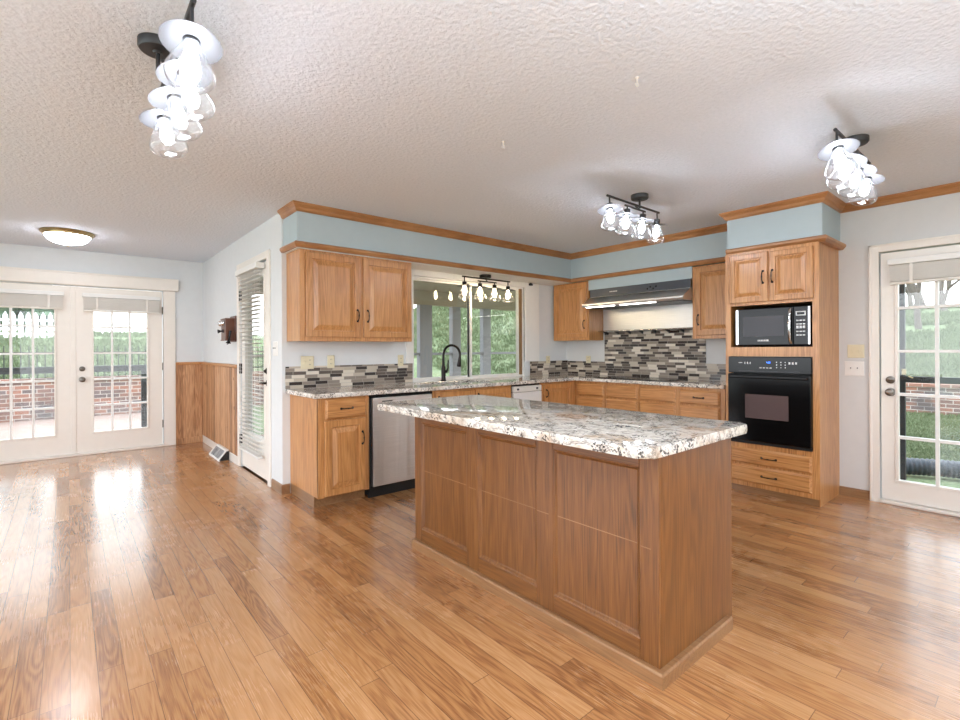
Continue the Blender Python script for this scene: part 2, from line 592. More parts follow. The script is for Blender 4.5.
    def sweep(s, path, prof, side=1, closed_ends=True):
        """mitred moulding: path of (x, y); prof of (out, z); out goes to the right of travel when side=1."""
        bm2 = bmesh.new()
        P = [Vector((x, y)) for x, y in path]
        rings = []
        for i, p in enumerate(P):
            def nrm(a, b):
                d = (b - a).normalized()
                return Vector((d.y, -d.x)) * side
            if i == 0: m = nrm(P[0], P[1]); k = 1
            elif i == len(P) - 1: m = nrm(P[-2], P[-1]); k = 1
            else:
                n1, n2 = nrm(P[i - 1], p), nrm(p, P[i + 1])
                m = (n1 + n2).normalized()
                k = 1 / max(0.2, m.dot(n1))
            rings.append([bm2.verts.new((p.x + m.x * k * o, p.y + m.y * k * o, z)) for o, z in prof])
        n = len(prof)
        for a, b in zip(rings, rings[1:]):
            for j in range(n):
                bm2.faces.new((a[j], a[(j + 1) % n], b[(j + 1) % n], b[j]))
        bm2.faces.new(rings[0]); bm2.faces.new(rings[-1])
        s.absorb(bm2)
        return s

def origin_of(o):
    v = Vector((0, 0, 0))
    while o is not None:
        v = v + o.location
        o = o.parent
    return v

def obj(name, mb, mat, parent=None, smooth=False, loc=None):
    """link the collected shape as one mesh object; shapes are given in world coordinates."""
    me = bpy.data.meshes.new(name)
    bm = mb.bm
    if parent is not None:
        off = origin_of(parent)
    else:
        xs = [v.co for v in bm.verts]
        off = Vector(loc) if loc is not None else Vector(((min(v.x for v in xs) + max(v.x for v in xs)) / 2, (min(v.y for v in xs) + max(v.y for v in xs)) / 2, min(v.z for v in xs)))
    bmesh.ops.translate(bm, vec=-off, verts=bm.verts[:])
    bm.to_mesh(me)
    bm.free()
    if smooth:
        for p in me.polygons:
            p.use_smooth = True
        me.set_sharp_from_angle(angle=math.radians(40))
    o = bpy.data.objects.new(name, me)
    COL.objects.link(o)
    me.materials.append(mat)
    if parent is not None:
        o.parent = parent
    else:
        o.location = off
    return o

def thing(name, label, cat, loc, group=None):
    o = bpy.data.objects.new(name, None)
    o.empty_display_size = 0.1
    COL.objects.link(o)
    o.location = loc
    o['label'] = label
    o['category'] = cat
    if group:
        o['group'] = group
    return o

def tag(o, label, cat, group=None):
    o['label'] = label
    o['category'] = cat
    if group:
        o['group'] = group
    return o

def struct(name, mb, mat, parent=None, label=None, smooth=False):
    o = obj(name, mb, mat, parent, smooth, loc=(0, 0, 0) if parent is None else None)
    if parent is None:
        o['kind'] = 'structure'
    if label:
        o['label'] = label
    return o

def copy_tree(o, delta, parent=None):
    c = o.copy()
    COL.objects.link(c)
    if parent is None:
        c.location = o.location + Vector(delta)
    else:
        c.parent = parent
    for ch in list(o.children):
        copy_tree(ch, delta, c)
    return c

# ------------------------------------------------------------------ room shell
CE = 2.49
XB, YS, YF = 1.435, 4.39, 7.65        # porch-side wall, sink wall, patio wall
XR, XG = 5.30, 5.08                   # range wall, garden-door wall
struct('floor', MB().grid([-2.75, XB, XR + 0.12], [-2.75, 1.2, YS, YF + 0.12], -0.12, 0.0, lambda x, y: x < XB or y < YS), M['floor'])
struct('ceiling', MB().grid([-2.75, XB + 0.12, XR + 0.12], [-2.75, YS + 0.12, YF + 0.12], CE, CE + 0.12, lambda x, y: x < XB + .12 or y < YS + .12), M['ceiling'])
# patio wall (French doors)
FD0, FD1, FDM, FDT = -0.875, 0.965, 0.05, 2.062
struct('wall_patio', MB().grid([-2.75, FD0, FD1, XB + 0.12], [0, FDT, CE], YF, YF + 0.12, lambda a, b: not (FD0 < a < FD1 and b < FDT), lambda a, b, h: (a, h, b)), M['wall'])
# porch-side wall with the door under the lowered blind
PD0, PD1, PDT = 4.765, 5.745, 2.135
struct('wall_porch', MB().grid([YS + 0.12, PD0, PD1, YF], [0, PDT, CE], XB, XB + 0.12, lambda a, b: not (PD0 < a < PD1 and b < PDT), lambda a, b, h: (h, a, b)), M['wall'])
WX0, WX1, WZ0, WZ1 = 2.79, 4.47, 0.93, 2.055
struct('wall_sink', MB().grid([XB + 0.0, WX0, WX1, XR + 0.12], [0, WZ0, WZ1, CE], YS, YS + 0.12, lambda a, b: not (WX0 < a < WX1 and WZ0 < b < WZ1), lambda a, b, h: (a, h, b)), M['wall'])
struct('wall_range', MB().box(XR, XR + 0.12, 1.20, YS, 0, CE), M['wall_grey'])
GD0, GD1, GDT = -0.01, 0.925, 2.045
struct('wall_garden', MB().grid([-2.75, GD0, GD1, 1.20], [0, GDT, CE], XG, XG + 0.34, lambda a, b: not (GD0 < a < GD1 and b < GDT), lambda a, b, h: (h, a, b)), M['wall_grey'])
# walls behind the photographer, with openings added to let the fill lamps in
struct('wall_south', MB().grid([-2.75, -1.0, 3.6, XG], [0, 0.35, 2.35, CE], -2.65, -2.53, lambda a, b: not (-1.0 < a < 3.6 and .35 < b < 2.35), lambda a, b, h: (a, h, b)), M['wall'])
struct('wall_west', MB().grid([-2.53, -0.7, 5.9, YF], [0, 0.35, 2.35, CE], -2.65, -2.53, lambda a, b: not (-.7 < a < 5.9 and .35 < b < 2.35), lambda a, b, h: (h, a, b)), M['wall'])

# soffits
SY, SXL, RX, TX, TY0, TY1 = 4.05, 1.452, 4.98, 4.575, 1.185, 1.915
SZ = 2.125
struct('wall_soffit', MB().box(SXL, XR, SY, YS, SZ, CE), M['soffit'])
struct('wall_soffit_range', MB().box(RX, XR, TY1, SY, SZ, CE), M['soffit'])
struct('wall_soffit_tower', MB().box(TX, XR, TY0, TY1, SZ, CE), M['soffit'])
struct('trim_11', MB().box(SXL + 0.004, XR, SY + 0.012, YS - 0.001, SZ - 0.006, SZ + 0.002), M['white'])
# crown moulding
crown = [(0, CE), (0.052, CE), (0.052, CE - 0.014), (0.036, CE - 0.030), (0.028, CE - 0.036), (0.020, CE - 0.056), (0.008, CE - 0.068), (0, CE - 0.068)]
path = [(SXL, YS), (SXL, SY), (RX, SY), (RX, TY1), (TX, TY1), (TX, TY0), (XG, TY0), (XG, -2.53)]
struct('trim_1', MB().sweep(path, crown, side=-1 if False else 1), M['trim_oak'])
band = [(0, 2.172), (0.022, 2.172), (0.034, 2.160), (0.034, 2.146), (0.020, 2.124), (0, 2.124)]
struct('trim_2', MB().sweep([(SXL, YS), (SXL, SY), (RX, SY), (RX, TY1 + 0.002)], band), M['trim_oak'])
struct('trim_3', MB().sweep([(TX, TY1), (TX, TY0 - 0.0), (XG, TY0 - 0.0)], [(0, 2.158), (0.030, 2.158), (0.042, 2.146), (0.040, 2.130), (0.018, 2.106), (-0.03, 2.106), (-0.03, 2.158)]), M['trim_oak'])

# baseboards
bb = lambda h, t: [(0, 0), (t, 0), (t, h - 0.012), (t - 0.006, h), (0, h)]
struct('baseboard_stub', MB().sweep([(XB, 4.66), (XB, YS), (1.495, YS)], bb(0.085, 0.014), side=1), M['base_oak'])
struct('baseboard_garden', MB().sweep([(XG, 1.203), (XG, 0.99)], bb(0.075, 0.014)), M['base_oak'])
struct('baseboard_porch', MB().sweep([(XB, YF), (XB, 5.83)], bb(0.10, 0.016)), M['cream'])

# wainscot
def wains():
    m = MB()
    y = 5.835
    while y < YF - 0.01:
        y1 = min(y + 0.105, YF)
        m.box(XB - 0.018, XB + 0.0, y + 0.003, y1 - 0.003, 0.095, 1.075, 0.006)
        y = y1
    m.box(XB - 0.012, XB, 5.835, YF, 0.095, 1.075)
    struct('wall_wainscot', m, M['pine'])
    m = MB()
    x = 1.10
    while x < XB - 0.02:
        x1 = min(x + 0.112, XB - 0.018)
        m.box(x + 0.002, x1 - 0.002, YF - 0.018, YF, 0.075, 1.075, 0.004)
        x = x1
    m.box(1.10, XB - .018, YF - 0.012, YF, 0.0, 1.075)
    m.box(1.10, XB - .018, YF - 0.024, YF, 0.0, 0.085, 0.004)
    struct('wall_wainscot_patio', m, M['pine'])
    m = MB()
    m.box(XB - 0.03, XB, 5.83, YF, 1.075, 1.112, 0.006)
    m.box(1.10, XB - .03, YF - 0.03, YF, 1.075, 1.112, 0.006)
    struct('trim_4', m, M['oak_y'])
wains()

# ------------------------------------------------------------------ doors with divided lights
def lite_door(name, fmap, u0, u1, z0, z1, gu0, gu1, gz0, gz1, nu, nz, nick=True):
    """door leaf as structure; fmap(u, depth, z); the leaf runs from depth 0 (room face) to .045."""
    def pbox(m, a0, a1, d0, d1, c0, c1, bev=0.0):
        p, q = fmap(a0, d0, c0), fmap(a1, d1, c1)
        m.box(min(p[0], q[0]), max(p[0], q[0]), min(p[1], q[1]), max(p[1], q[1]), c0, c1, bev)
    swap = lambda a, b, h: fmap(a, h, b)
    leaf = struct(name, MB().grid([u0, gu0, gu1, u1], [z0, gz0, gz1, z1], 0.0, 0.045, lambda a, b: not (gu0 < a < gu1 and gz0 < b < gz1), swap), M['cream'])
    m = MB()
    e = 0.022
    for a0, a1, c0, c1 in ((gu0 - e, gu1 + e, gz0 - e, gz0), (gu0 - e, gu1 + e, gz1, gz1 + e), (gu0 - e, gu0, gz0, gz1), (gu1, gu1 + e, gz0, gz1)):
        pbox(m, a0, a1, -0.010, 0.004, c0, c1, 0.003)
    struct('glazing_frame', m, M['cream'], leaf)
    m = MB()
    for i in range(1, nu):
        c = gu0 + (gu1 - gu0) * i / nu
        pbox(m, c - 0.011, c + 0.011, -0.006, 0.04, gz0, gz1)
    for j in range(1, nz):
        c = gz0 + (gz1 - gz0) * j / nz
        pbox(m, gu0, gu1, -0.005, 0.039, c - 0.011, c + 0.011)
    struct('muntin_grid', m, M['white'], leaf)
    m = MB()
    pbox(m, gu0, gu1, 0.02, 0.024, gz0, gz1)
    struct('glass_pane', m, M['pane'], leaf)
    return leaf

def knob_set(leaf, p, out, lever=False, mat='nickel', bolt=0.13):
    o = Vector(out)
    p = Vector(p)
    m = MB().lathe([(0.033, 0), (0.033, 0.006), (0.014, 0.010), (0.012, 0.03), (0.024, 0.036), (0.030, 0.048), (0.027, 0.062), (0.012, 0.068), (0, 0.068)], p, o, 24)
    struct('door_knob', m, M[mat], leaf, smooth=True)
    q = p + Vector((0, 0, bolt))
    m = MB().lathe([(0.030, 0), (0.030, 0.010), (0.022, 0.014), (0, 0.014)], q, o, 24)
    t = o.cross(Vector((0, 0, 1)))
    a, b = q + o * 0.022 - t * 0.018, q + o * 0.022 + t * 0.018
    m.tube([a, q + o * 0.024, b], [0.006, 0.009, 0.006], 8)
    struct('deadbolt', m, M[mat], leaf, smooth=True)

fF = lambda u, d, z: (u, YF + 0.012 + d, z)
dl = lite_door('door_1', fF, FD0 + 0.02, FDM - 0.004, 0.03, FDT - 0.012, -0.685, -0.128, 0.272, 1.888, 3, 5)
dr = lite_door('door_2', fF, FDM + 0.004, FD1 - 0.012, 0.03, FDT - 0.012, 0.240, 0.785, 0.272, 1.888, 3, 5)
m = MB().box(FDM - 0.03, FDM + 0.022, YF + 0.004, YF + 0.016, 0.03, FDT - 0.012, 0.004)
struct('astragal', m, M['cream'], dl)
knob_set(dr, (0.128, YF + 0.012, 0.922), (0, -1, 0), mat='pewter')
for z in (1.80, 1.06, 0.30):
    struct('hinge', MB().cyl((FD1 - 0.010, YF + 0.004, z - 0.05), (FD1 - 0.010, YF + 0.004, z + 0.05), 0.007, 10), M['pewter'], dr)
# casing, header and threshold of the French doors
struct('trim_5', MB().box(FD1, 1.10, YF - 0.022, YF + 0.05, 0.0, 2.062, 0.004).box(-1.01, FD0, YF - 0.022, YF + 0.05, 0, 2.062, 0.004), M['cream'])
struct('trim_6', MB().box(-1.045, 1.135, YF - 0.045, YF + 0.02, 2.064, 2.222, 0.005).box(-1.045, 1.135, YF - 0.052, YF - 0.02, 2.20, 2.222, 0.003), M['cream'])
struct('trim_7', MB().box(FD0, FD1, YF - 0.03, YF + 0.12, 0.0, 0.028, 0.005), M['cream'])

# garden door
fG = lambda u, d, z: (XG + 0.015 + d, u, z)
dg = lite_door('door_3', fG, GD0 + 0.01, GD1 - 0.008, 0.03, GDT - 0.01, 0.125, 0.808, 0.196, 1.928, 3, 5)
knob_set(dg, (XG + 0.015, 0.857, 0.905), (-1, 0, 0), mat='pewter', bolt=0.098)
struct('trim_8', MB().sweep([(XG, GD1), (XG, GD1 + 0.062)], [(0, 0), (0.018, 0), (0.018, 2.10), (0, 2.10)], side=-1)
       .box(XG - 0.024, XG, GD1 + 0.046, GD1 + 0.064, 0, 2.108, 0.003)
       .box(XG - 0.018, XG, GD0 - 0.062, GD0, 0, 2.10, 0.003)
       .box(XG - 0.018, XG, GD0 - 0.062, GD1, GDT, 2.10, 0.003)
       .box(XG - 0.024, XG, GD0 - 0.064, GD1 + 0.064, 2.090, 2.108, 0.003), M['cream'])
struct('trim_9', MB().box(XG - 0.03, XG + 0.34, GD0, GD1, 0.0, 0.026, 0.005), M['cream'])

# porch door (behind the lowered blind)
fP = lambda u, d, z: (XB + 0.012 + d, u, z)
dp = lite_door('door_4', fP, PD0 + 0.012, PD1 - 0.012, 0.02, PDT - 0.012, 4.93, 5.58, 0.40, 1.98, 1, 1)
for z in (1.86, 1.07, 0.30):
    struct('hinge', MB().box(XB - 0.016, XB + 0.012, PD1 - 0.02, PD1 - 0.004, z - 0.055, z + 0.055, 0.003), M['bronze'], dp)
m = MB().lathe([(0.03, 0), (0.03, 0.008), (0.012, 0.012), (0.011, 0.045)], (XB + 0.012, 4.835, 0.955), (-1, 0, 0), 20)
m.tube([(XB - 0.033, 4.835, 0.955), (XB - 0.036, 4.87, 0.957), (XB - 0.034, 4.93, 0.952)], [0.009, 0.008, 0.006], 10)
struct('door_lever', m, M['bronze'], dp, smooth=True)
m = MB().lathe([(0.03, 0), (0.03, 0.012), (0.018, 0.02), (0.012, 0.035), (0, 0.035)], (XB + 0.012, 4.835, 1.07), (-1, 0, 0), 20)
struct('deadbolt', m, M['bronze'], dp, smooth=True)
struct('trim_10', MB().box(XB - 0.018, XB, PD1, PD1 + 0.075, 0, 2.205, 0.004).box(XB - 0.018, XB, PD0 - 0.075, PD0, 0, 2.205, 0.004)
       .box(XB - 0.018, XB, PD0, PD1, PDT, 2.205, 0.004), M['cream'])

# ------------------------------------------------------------------ sink window
def sink_window():
    w = struct('window_1', MB().grid([WX0, WX0 + 0.02, WX1 - 0.045, WX1], [WZ0, WZ0 + 0.012, WZ1 - 0.02, WZ1], YS + 0.02, YS + 0.115,
               lambda a, b: not (WX0 + .02 < a < WX1 - .045 and WZ0 + .012 < b < WZ1 - .02), lambda a, b, h: (a, h, b)), M['white'])
    cx = 3.60
    def sash(name, a0, a1, yy, bw, mat):
        return struct(name, MB().grid([a0, a0 + bw, a1 - bw, a1], [WZ0 + 0.012, WZ0 + 0.03, WZ1 - 0.038, WZ1 - 0.02], yy, yy + 0.025,
               lambda a, b: not (a0 + bw < a < a1 - bw and WZ0 + .03 < b < WZ1 - .038), lambda a, b, h: (a, h, b)), M[mat], w)
    s1 = sash('window_sash', WX0 + 0.02, cx + 0.005, YS + 0.062, 0.012, 'white')
    s2 = sash('window_sash', cx - 0.005, WX1 - 0.045, YS + 0.032, 0.028, 'white')
    struct('glass_pane', MB().box(WX0 + 0.032, cx - 0.007, YS + 0.072, YS + 0.076, WZ0 + 0.03, WZ1 - 0.038), M['pane'], s1)
    struct('glass_pane', MB().box(cx + 0.023, WX1 - 0.073, YS + 0.042, YS + 0.046, WZ0 + 0.03, WZ1 - 0.038), M['pane'], s2)
    struct('window_jamb', MB().box(WX1 - 0.075, WX1 - 0.034, YS + 0.012, YS + 0.031, WZ0 + 0.012, WZ1 - 0.02), M['jamb'], w)
    struct('meeting_seal', MB().box(cx - 0.022, cx - 0.008, YS + 0.05, YS + 0.061, WZ0 + 0.012, WZ1 - 0.02), M['black_matte'], w)
    # casing boards left, right and above
    struct('trim_12', MB().box(2.70, WX0, YS - 0.016, YS + 0.02, 1.122, SZ - 0.006, 0.003).box(WX1, 4.73, YS - 0.016, YS + 0.02, 1.107, SZ - 0.006, 0.003)
           .box(WX0, WX1, YS - 0.016, YS + 0.02, WZ1, SZ - 0.006, 0.003), M['white'])
sink_window()
t_ = tag(obj('blind_bracket', MB().box(4.53, 4.58, YS - 0.05, YS - 0.016, 2.085, 2.11, 0.004).box(4.545, 4.57, YS - 0.035, YS - 0.02, 2.105, SZ - 0.006), M['black_matte']),
         'small black blind bracket left on the white casing right of the sink window', 'bracket')

# ------------------------------------------------------------------ cabinet helpers
fS = lambda Y: (lambda u, w, d: (u, Y - d, w))      # faces that look towards -y
fRg = lambda X: (lambda u, w, d: (X - d, u, w))     # faces that look towards -x
DOOR = [(0.0, 0.0), (0.0, 0.016), (0.004, 0.020), (0.052, 0.020), (0.056, 0.009), (0.066, 0.009), (0.100, 0.019), (0.104, 0.020)]
DOOR_S = [(0.0, 0.0), (0.0, 0.016), (0.004, 0.020), (0.044, 0.020), (0.048, 0.009), (0.057, 0.009), (0.080, 0.019), (0.085, 0.020)]
DRAWER = [(0.0, 0.0), (0.003, 0.002), (0.0, 0.010), (0.010, 0.017), (0.014, 0.022), (0.018, 0.022)]

def pull(name, fm, u, w, d0, L, horizontal, parent, mat='bronze'):
    m = MB()
    pts, rr = [], []
    for i in range(9):
        s = -1 + 2 * i / 8
        a = s * L / 2
        h = 0.026 * (1 - s ** 4) ** 0.8 + 0.003
        pts.append(fm(u + (a if horizontal else 0), w + (0 if horizontal else a), d0 + h))
        rr.append(0.0042 + 0.0026 * (abs(s) > 0.8) + 0.0016 * (abs(s) < 0.2))
    m.tube(pts, rr, 8)
    for s in (-1, 1):
        a = s * L / 2
        m.lathe([(0.010, 0.0), (0.010, 0.003), (0.005, 0.006), (0, 0.006)], fm(u + (a if horizontal else 0), w + (0 if horizontal else a), d0),
                Vector(fm(0, 0, 1)) - Vector(fm(0, 0, 0)), 10)
    return obj(name, m, M[mat], parent, True)

def face_door(parent, fm, u0, u1, w0, w1, mat, hu=None, hw=None, prof=DOOR, L=0.10):
    d = obj('door', MB().panel(fm, u0, u1, w0, w1, prof), mat, parent)
    if hu is not None:
        pull('handle', fm, hu, hw, 0.020, L, False, d)
    return d

def face_drawer(parent, fm, u0, u1, w0, w1, mat, handle=True, L=0.10):
    d = obj('drawer', MB().panel(fm, u0, u1, w0, w1, DRAWER), mat, parent)
    if handle:
        pull('handle', fm, (u0 + u1) / 2, (w0 + w1) / 2, 0.020, L, True, d)
    return d

# ------------------------------------------------------------------ sink-wall base cabinets
FY = 3.76                              # face plane of the sink run
CT, CTH = 0.922, 0.038                 # counter top height and thickness
CB = CT - CTH
fy = fS(FY)
t = thing('base_cabinet', 'oak base cabinet with one drawer over one door left of the dishwasher', 'cabinet', (1.72, 4.07, 0))
obj('cabinet_body', MB().box(1.502, 1.945, FY + 0.002, YS - 0.002, 0.09, CB - 0.001), M['oak_z'], t)
obj('toe_kick', MB().box(1.515, 1.945, FY + 0.085, FY + 0.10, 0.0, 0.09).box(1.502, 1.516, FY + 0.085, YS - 0.004, 0, 0.09), M['base_oak'], t)
obj('face_frame', MB().box(1.502, 1.55, FY - 0.001, FY + 0.02, 0.085, CB - 0.001, 0.002).box(1.905, 1.945, FY - 0.001, FY + 0.02, 0.085, CB - 0.001, 0.002), M['oak_z'], t)
face_drawer(t, fy, 1.562, 1.915, 0.712, 0.870, M['oak_x'])
face_door(t, fy, 1.552, 1.908, 0.098, 0.700, M['oak_z'], 1.876, 0.535)

# dishwasher
t = thing('dishwasher', 'stainless steel dishwasher under the counter beside the end base cabinet', 'dishwasher', (2.27, 4.0, 0))
obj('tub_casing', MB().box(1.955, 2.59, FY + 0.02, YS - 0.05, 0.02, CB - 0.004), M['black_matte'], t)
obj('door', MB().box(1.972, 2.578, FY - 0.022, FY + 0.018, 0.10, 0.856, 0.006, 2), M['steel'], t)
obj('kick_plate', MB().box(1.955, 2.59, FY + 0.03, FY + 0.05, 0.0, 0.098), M['black_matte'], t)
obj('badge', MB().box(2.06, 2.16, FY - 0.0245, FY - 0.021, 0.819, 0.828), M['black_matte'], t)
obj('control_strip', MB().box(1.955, 2.59, FY - 0.012, FY + 0.018, 0.858, CB - 0.005, 0.002), M['black'], t)

# sink base
t = thing('sink_cabinet', 'oak sink base cabinet with two doors below the faucet', 'cabinet', (3.11, 4.07, 0))
obj('cabinet_body', MB().grid([2.60, 2.625, 3.59, 3.62], [FY + 0.002, FY + 0.03, YS - 0.03, YS - 0.002], 0.09, CB - 0.001, lambda a, b: not (2.625 < a < 3.59 and FY + .03 < b < YS - .03)), M['oak_z'], t)
obj('toe_kick', MB().box(2.60, 3.62, FY + 0.07, FY + 0.085, 0.0, 0.09), M['base_oak'], t)
face_door(t, fy, 2.63, 3.09, 0.11, 0.862, M['oak_z'], 2.66, 0.78, L=0.08)
face_door(t, fy, 3.115, 3.59, 0.11, 0.862, M['oak_z'], 3.145, 0.78, L=0.08)

# compactor
t = thing('trash_compactor', 'narrow white appliance under the counter right of the sink cabinet', 'trash compactor', (3.85, 4.0, 0))
obj('casing', MB().box(3.632, 4.085, FY + 0.02, YS - 0.1, 0.02, CB - 0.002), M['black_matte'], t)
obj('front_panel', MB().box(3.64, 4.078, FY - 0.02, FY + 0.018, 0.10, 0.795, 0.006, 2), M['plastic_white'], t)
c_ = obj('control_panel', MB().box(3.64, 4.078, FY - 0.02, FY + 0.018, 0.80, 0.862, 0.004), M['slat'], t)
for k in range(2):
    obj('knob', MB().lathe([(0.012, 0), (0.010, 0.012), (0, 0.012)], (3.70 + k * 0.30, FY - 0.02, 0.831), (0, -1, 0), 14), M['gunmetal'], c_, True)
obj('kick_plate', MB().box(3.64, 4.078, FY + 0.05, FY + 0.065, 0, 0.098), M['black_matte'], t)

# corner cabinet
RXF = 4.69
t = thing('corner_cabinet', 'oak corner base cabinet with a single raised panel door right of the white appliance', 'cabinet', (4.6, 4.0, 0))
obj('cabinet_body', MB().box(4.095, XR - 0.002, FY + 0.002, YS - 0.002, 0.09, CB - 0.001), M['oak_z'], t)
obj('toe_kick', MB().box(4.095, 4.76, FY + 0.07, FY + 0.085, 0, 0.09), M['base_oak'], t)
face_door(t, fy, 4.125, 4.63, 0.11, 0.866, M['oak_z'], 4.16, 0.76, L=0.08)

# range-wall drawers
fr = fRg(RXF)
def drawer_unit(y0, y1, cols, label, handle):
    t = thing('drawer_cabinet', label, 'cabinet', ((RXF + XR) / 2, (y0 + y1) / 2, 0), 'drawer cabinets under the cooktop counter')
    obj('cabinet_body', MB().box(RXF + 0.002, XR - 0.002, y0, y1, 0.09, CB - 0.001), M['oak_z'], t)
    obj('toe_kick', MB().box(RXF + 0.07, RXF + 0.085, y0, y1, 0, 0.09), M['base_oak'], t)
    for a, b, hd in cols:
        for k, (w0, w1) in enumerate(((0.716, 0.856), (0.42, 0.700), (0.11, 0.404))):
            face_drawer(t, fr, a, b, w0, w1, M['oak_y'], hd, 0.095)
drawer_unit(2.891, FY - 0.002, ((3.334, 3.722, False), (2.908, 3.304, False)), 'oak cabinet with two columns of plain drawers nearest the corner of the counter', False)
drawer_unit(1.99, 2.887, ((2.472, 2.876, False), (2.034, 2.430, True)), 'oak cabinet with two drawer columns, one with a dark pull, beside the oven tower', True)

# ------------------------------------------------------------------ perimeter counter, sink, faucet, cooktop
SX0, SX1, SY0, SY1 = 2.72, 3.53, 3.93, 4.26
CY, CX = 3.722, 4.652
def counter():
    xs = [1.462, SX0, SX1, WX0 + 0.6, CX, XR - 0.001]
    xs = sorted([1.462, SX0, SX1, CX, XR - 0.001])
    ys = sorted([1.985, CY, SY0, SY1, YS - 0.001])
    keep = lambda a, b: (b > CY or a > CX) and not (SX0 < a < SX1 and SY0 < b < SY1)
    o = obj('granite_countertop', MB().grid(xs, ys, CB, CT, keep), M['granite2'])
    bv = o.modifiers.new('edge', 'BEVEL')
    bv.width = 0.008
    bv.segments = 3
    bv.limit_method = 'ANGLE'
    tag(o, 'speckled granite L shaped countertop running along the sink wall and the cooktop wall', 'countertop')
counter()
struct('trim_13', MB().box(WX0, WX1, YS - 0.001, YS + 0.12, CB + 0.01, WZ0 + 0.004, 0.003), M['white'])

t = thing('kitchen_sink', 'dark undermount double bowl sink set in the counter below the window', 'sink', ((SX0 + SX1) / 2, (SY0 + SY1) / 2, CB))
def bowl(a0, a1):
    return MB().grid([a0, a0 + 0.008, a1 - 0.008, a1], [SY0 - 0.005, SY0 + 0.003, SY1 - 0.003, SY1 + 0.005], CB - 0.20, CB - 0.002,
                     lambda a, b: not (a0 + .008 < a < a1 - .008 and SY0 + .003 < b < SY1 - .003)).box(a0, a1, SY0, SY1, CB - 0.212, CB - 0.2)
obj('bowl', bowl(SX0 - 0.005, 3.12), M['sink_metal'], t)
obj('bowl', bowl(3.13, SX1 + 0.005), M['sink_metal'], t)
obj('divider', MB().box(3.115, 3.135, SY0 - 0.003, SY1 + 0.003, CB - 0.05, CB - 0.006, 0.004), M['sink_metal'], t)

def faucet():
    x, y, z = 3.135, 4.322, CT
    t = thing('kitchen_faucet', 'black gooseneck pull-down kitchen faucet standing behind the sink', 'faucet', (x, y, z))
    obj('base', MB().lathe([(0.030, 0.0), (0.030, 0.008), (0.026, 0.014), (0.023, 0.05), (0.025, 0.10), (0.022, 0.15), (0.016, 0.18), (0.013, 0.20)], (x, y, z), n=24), M['bronze'], t, True)
    d = Vector((0.38, -0.925, 0)).normalized()
    pts = [Vector((x, y, z + 0.19)), Vector((x, y, z + 0.28))]
    R = 0.105
    c = Vector((x, y, z + 0.285)) + d * R
    for k in range(0, 15):
        a = PI - k * (PI + 0.25) / 14
        pts.append(c + d * (R * math.cos(a)) + Vector((0, 0, R * math.sin(a))))
    obj('spout', MB().tube(pts, 0.0135, 14), M['bronze'], t, True)
    e, tn = pts[-1], (pts[-1] - pts[-2]).normalized()
    obj('spray_head', MB().tube([e - tn * 0.005, e + tn * 0.03, e + tn * 0.085, e + tn * 0.10], [0.0145, 0.017, 0.024, 0.021], 16), M['bronze'], t, True)
    s = Vector((0.8, -0.25, 0)).normalized()
    p = Vector((x, y, z + 0.10))
    obj('lever', MB().tube([p, p + s * 0.035 + Vector((0, 0, 0.004))], 0.017, 14).tube([p + s * 0.035, p + s * 0.052 + Vector((0, 0, 0.04)), p + s * 0.056 + Vector((0, 0, 0.13))], [0.013, 0.009, 0.0075], 10), M['bronze'], t, True)
faucet()

t = thing('cooktop', 'black glass cooktop set into the granite counter under the range hood', 'cooktop', (4.99, 3.02, CT))
obj('glass_top', MB().box(4.735, 5.235, 2.62, 3.50, CT + 0.0002, CT + 0.007, 0.002), M['black'], t)
for yy, xx, r in ((2.84, 4.88, 0.10), (2.84, 5.10, 0.075), (3.28, 4.88, 0.075), (3.28, 5.10, 0.10)):
    obj('burner_ring', MB().lathe([(r - 0.004, 0), (r - 0.004, 0.0006), (r, 0.0006), (r, 0)], (xx, yy, CT + 0.007), n=32, caps=False), M['gunmetal'], t)

# ------------------------------------------------------------------ tile, steel splash panel, shelf
tag(obj('tile_backsplash', MB().box(1.462, 2.775, YS - 0.012, YS - 0.001, CT, 1.122), M['mosaic_x']), 'low strip of brown and grey mosaic tile behind the counter left of the sink window', 'backsplash', 'mosaic tile backsplashes')
tag(obj('tile_backsplash', MB().box(4.55, XR - 0.013, YS - 0.030, YS - 0.017, CT, 1.106), M['mosaic_x']), 'short strip of mosaic tile on the wall right of the sink window', 'backsplash', 'mosaic tile backsplashes')
tag(obj('tile_backsplash', MB().grid([1.93, 2.447, 3.752, YS - 0.031], [CT, 1.098, 1.478], XR - 0.012, XR - 0.001, lambda a, b: b < 1.098 or 2.447 < a < 3.752, lambda a, b, h: (h, a, b)), M['mosaic_y']),
    'tall brown and cream mosaic tile field on the wall behind the cooktop', 'backsplash', 'mosaic tile backsplashes')
tag(obj('splash_panel', MB().box(XR - 0.010, XR - 0.001, 2.447, 3.772, 1.496, 1.764), M['steel_y']), 'stainless steel wall panel between range hood and mosaic tile', 'wall panel')
t = thing('warming_shelf', 'narrow stainless shelf with rod edge on the wall under the steel panel', 'shelf', (5.24, 3.1, 1.478))
obj('shelf_board', MB().box(XR - 0.125, XR - 0.012, 2.45, 3.762, 1.480, 1.492, 0.003), M['steel_y'], t)
obj('rail', MB().cyl((XR - 0.128, 2.45, 1.486), (XR - 0.128, 3.762, 1.486), 0.009, 10), M['chrome'], t, True)
for k in range(8):
    yy = 2.52 + k * 0.17
    m = MB().prism([(XR - 0.11, 1.480), (XR - 0.012, 1.480), (XR - 0.012, 1.44)], yy - 0.004, yy + 0.004, mat=Matrix(((1, 0, 0, 0), (0, 0, 1, 0), (0, 1, 0, 0), (0, 0, 0, 1))))
    obj('bracket', m, M['gunmetal'], t)

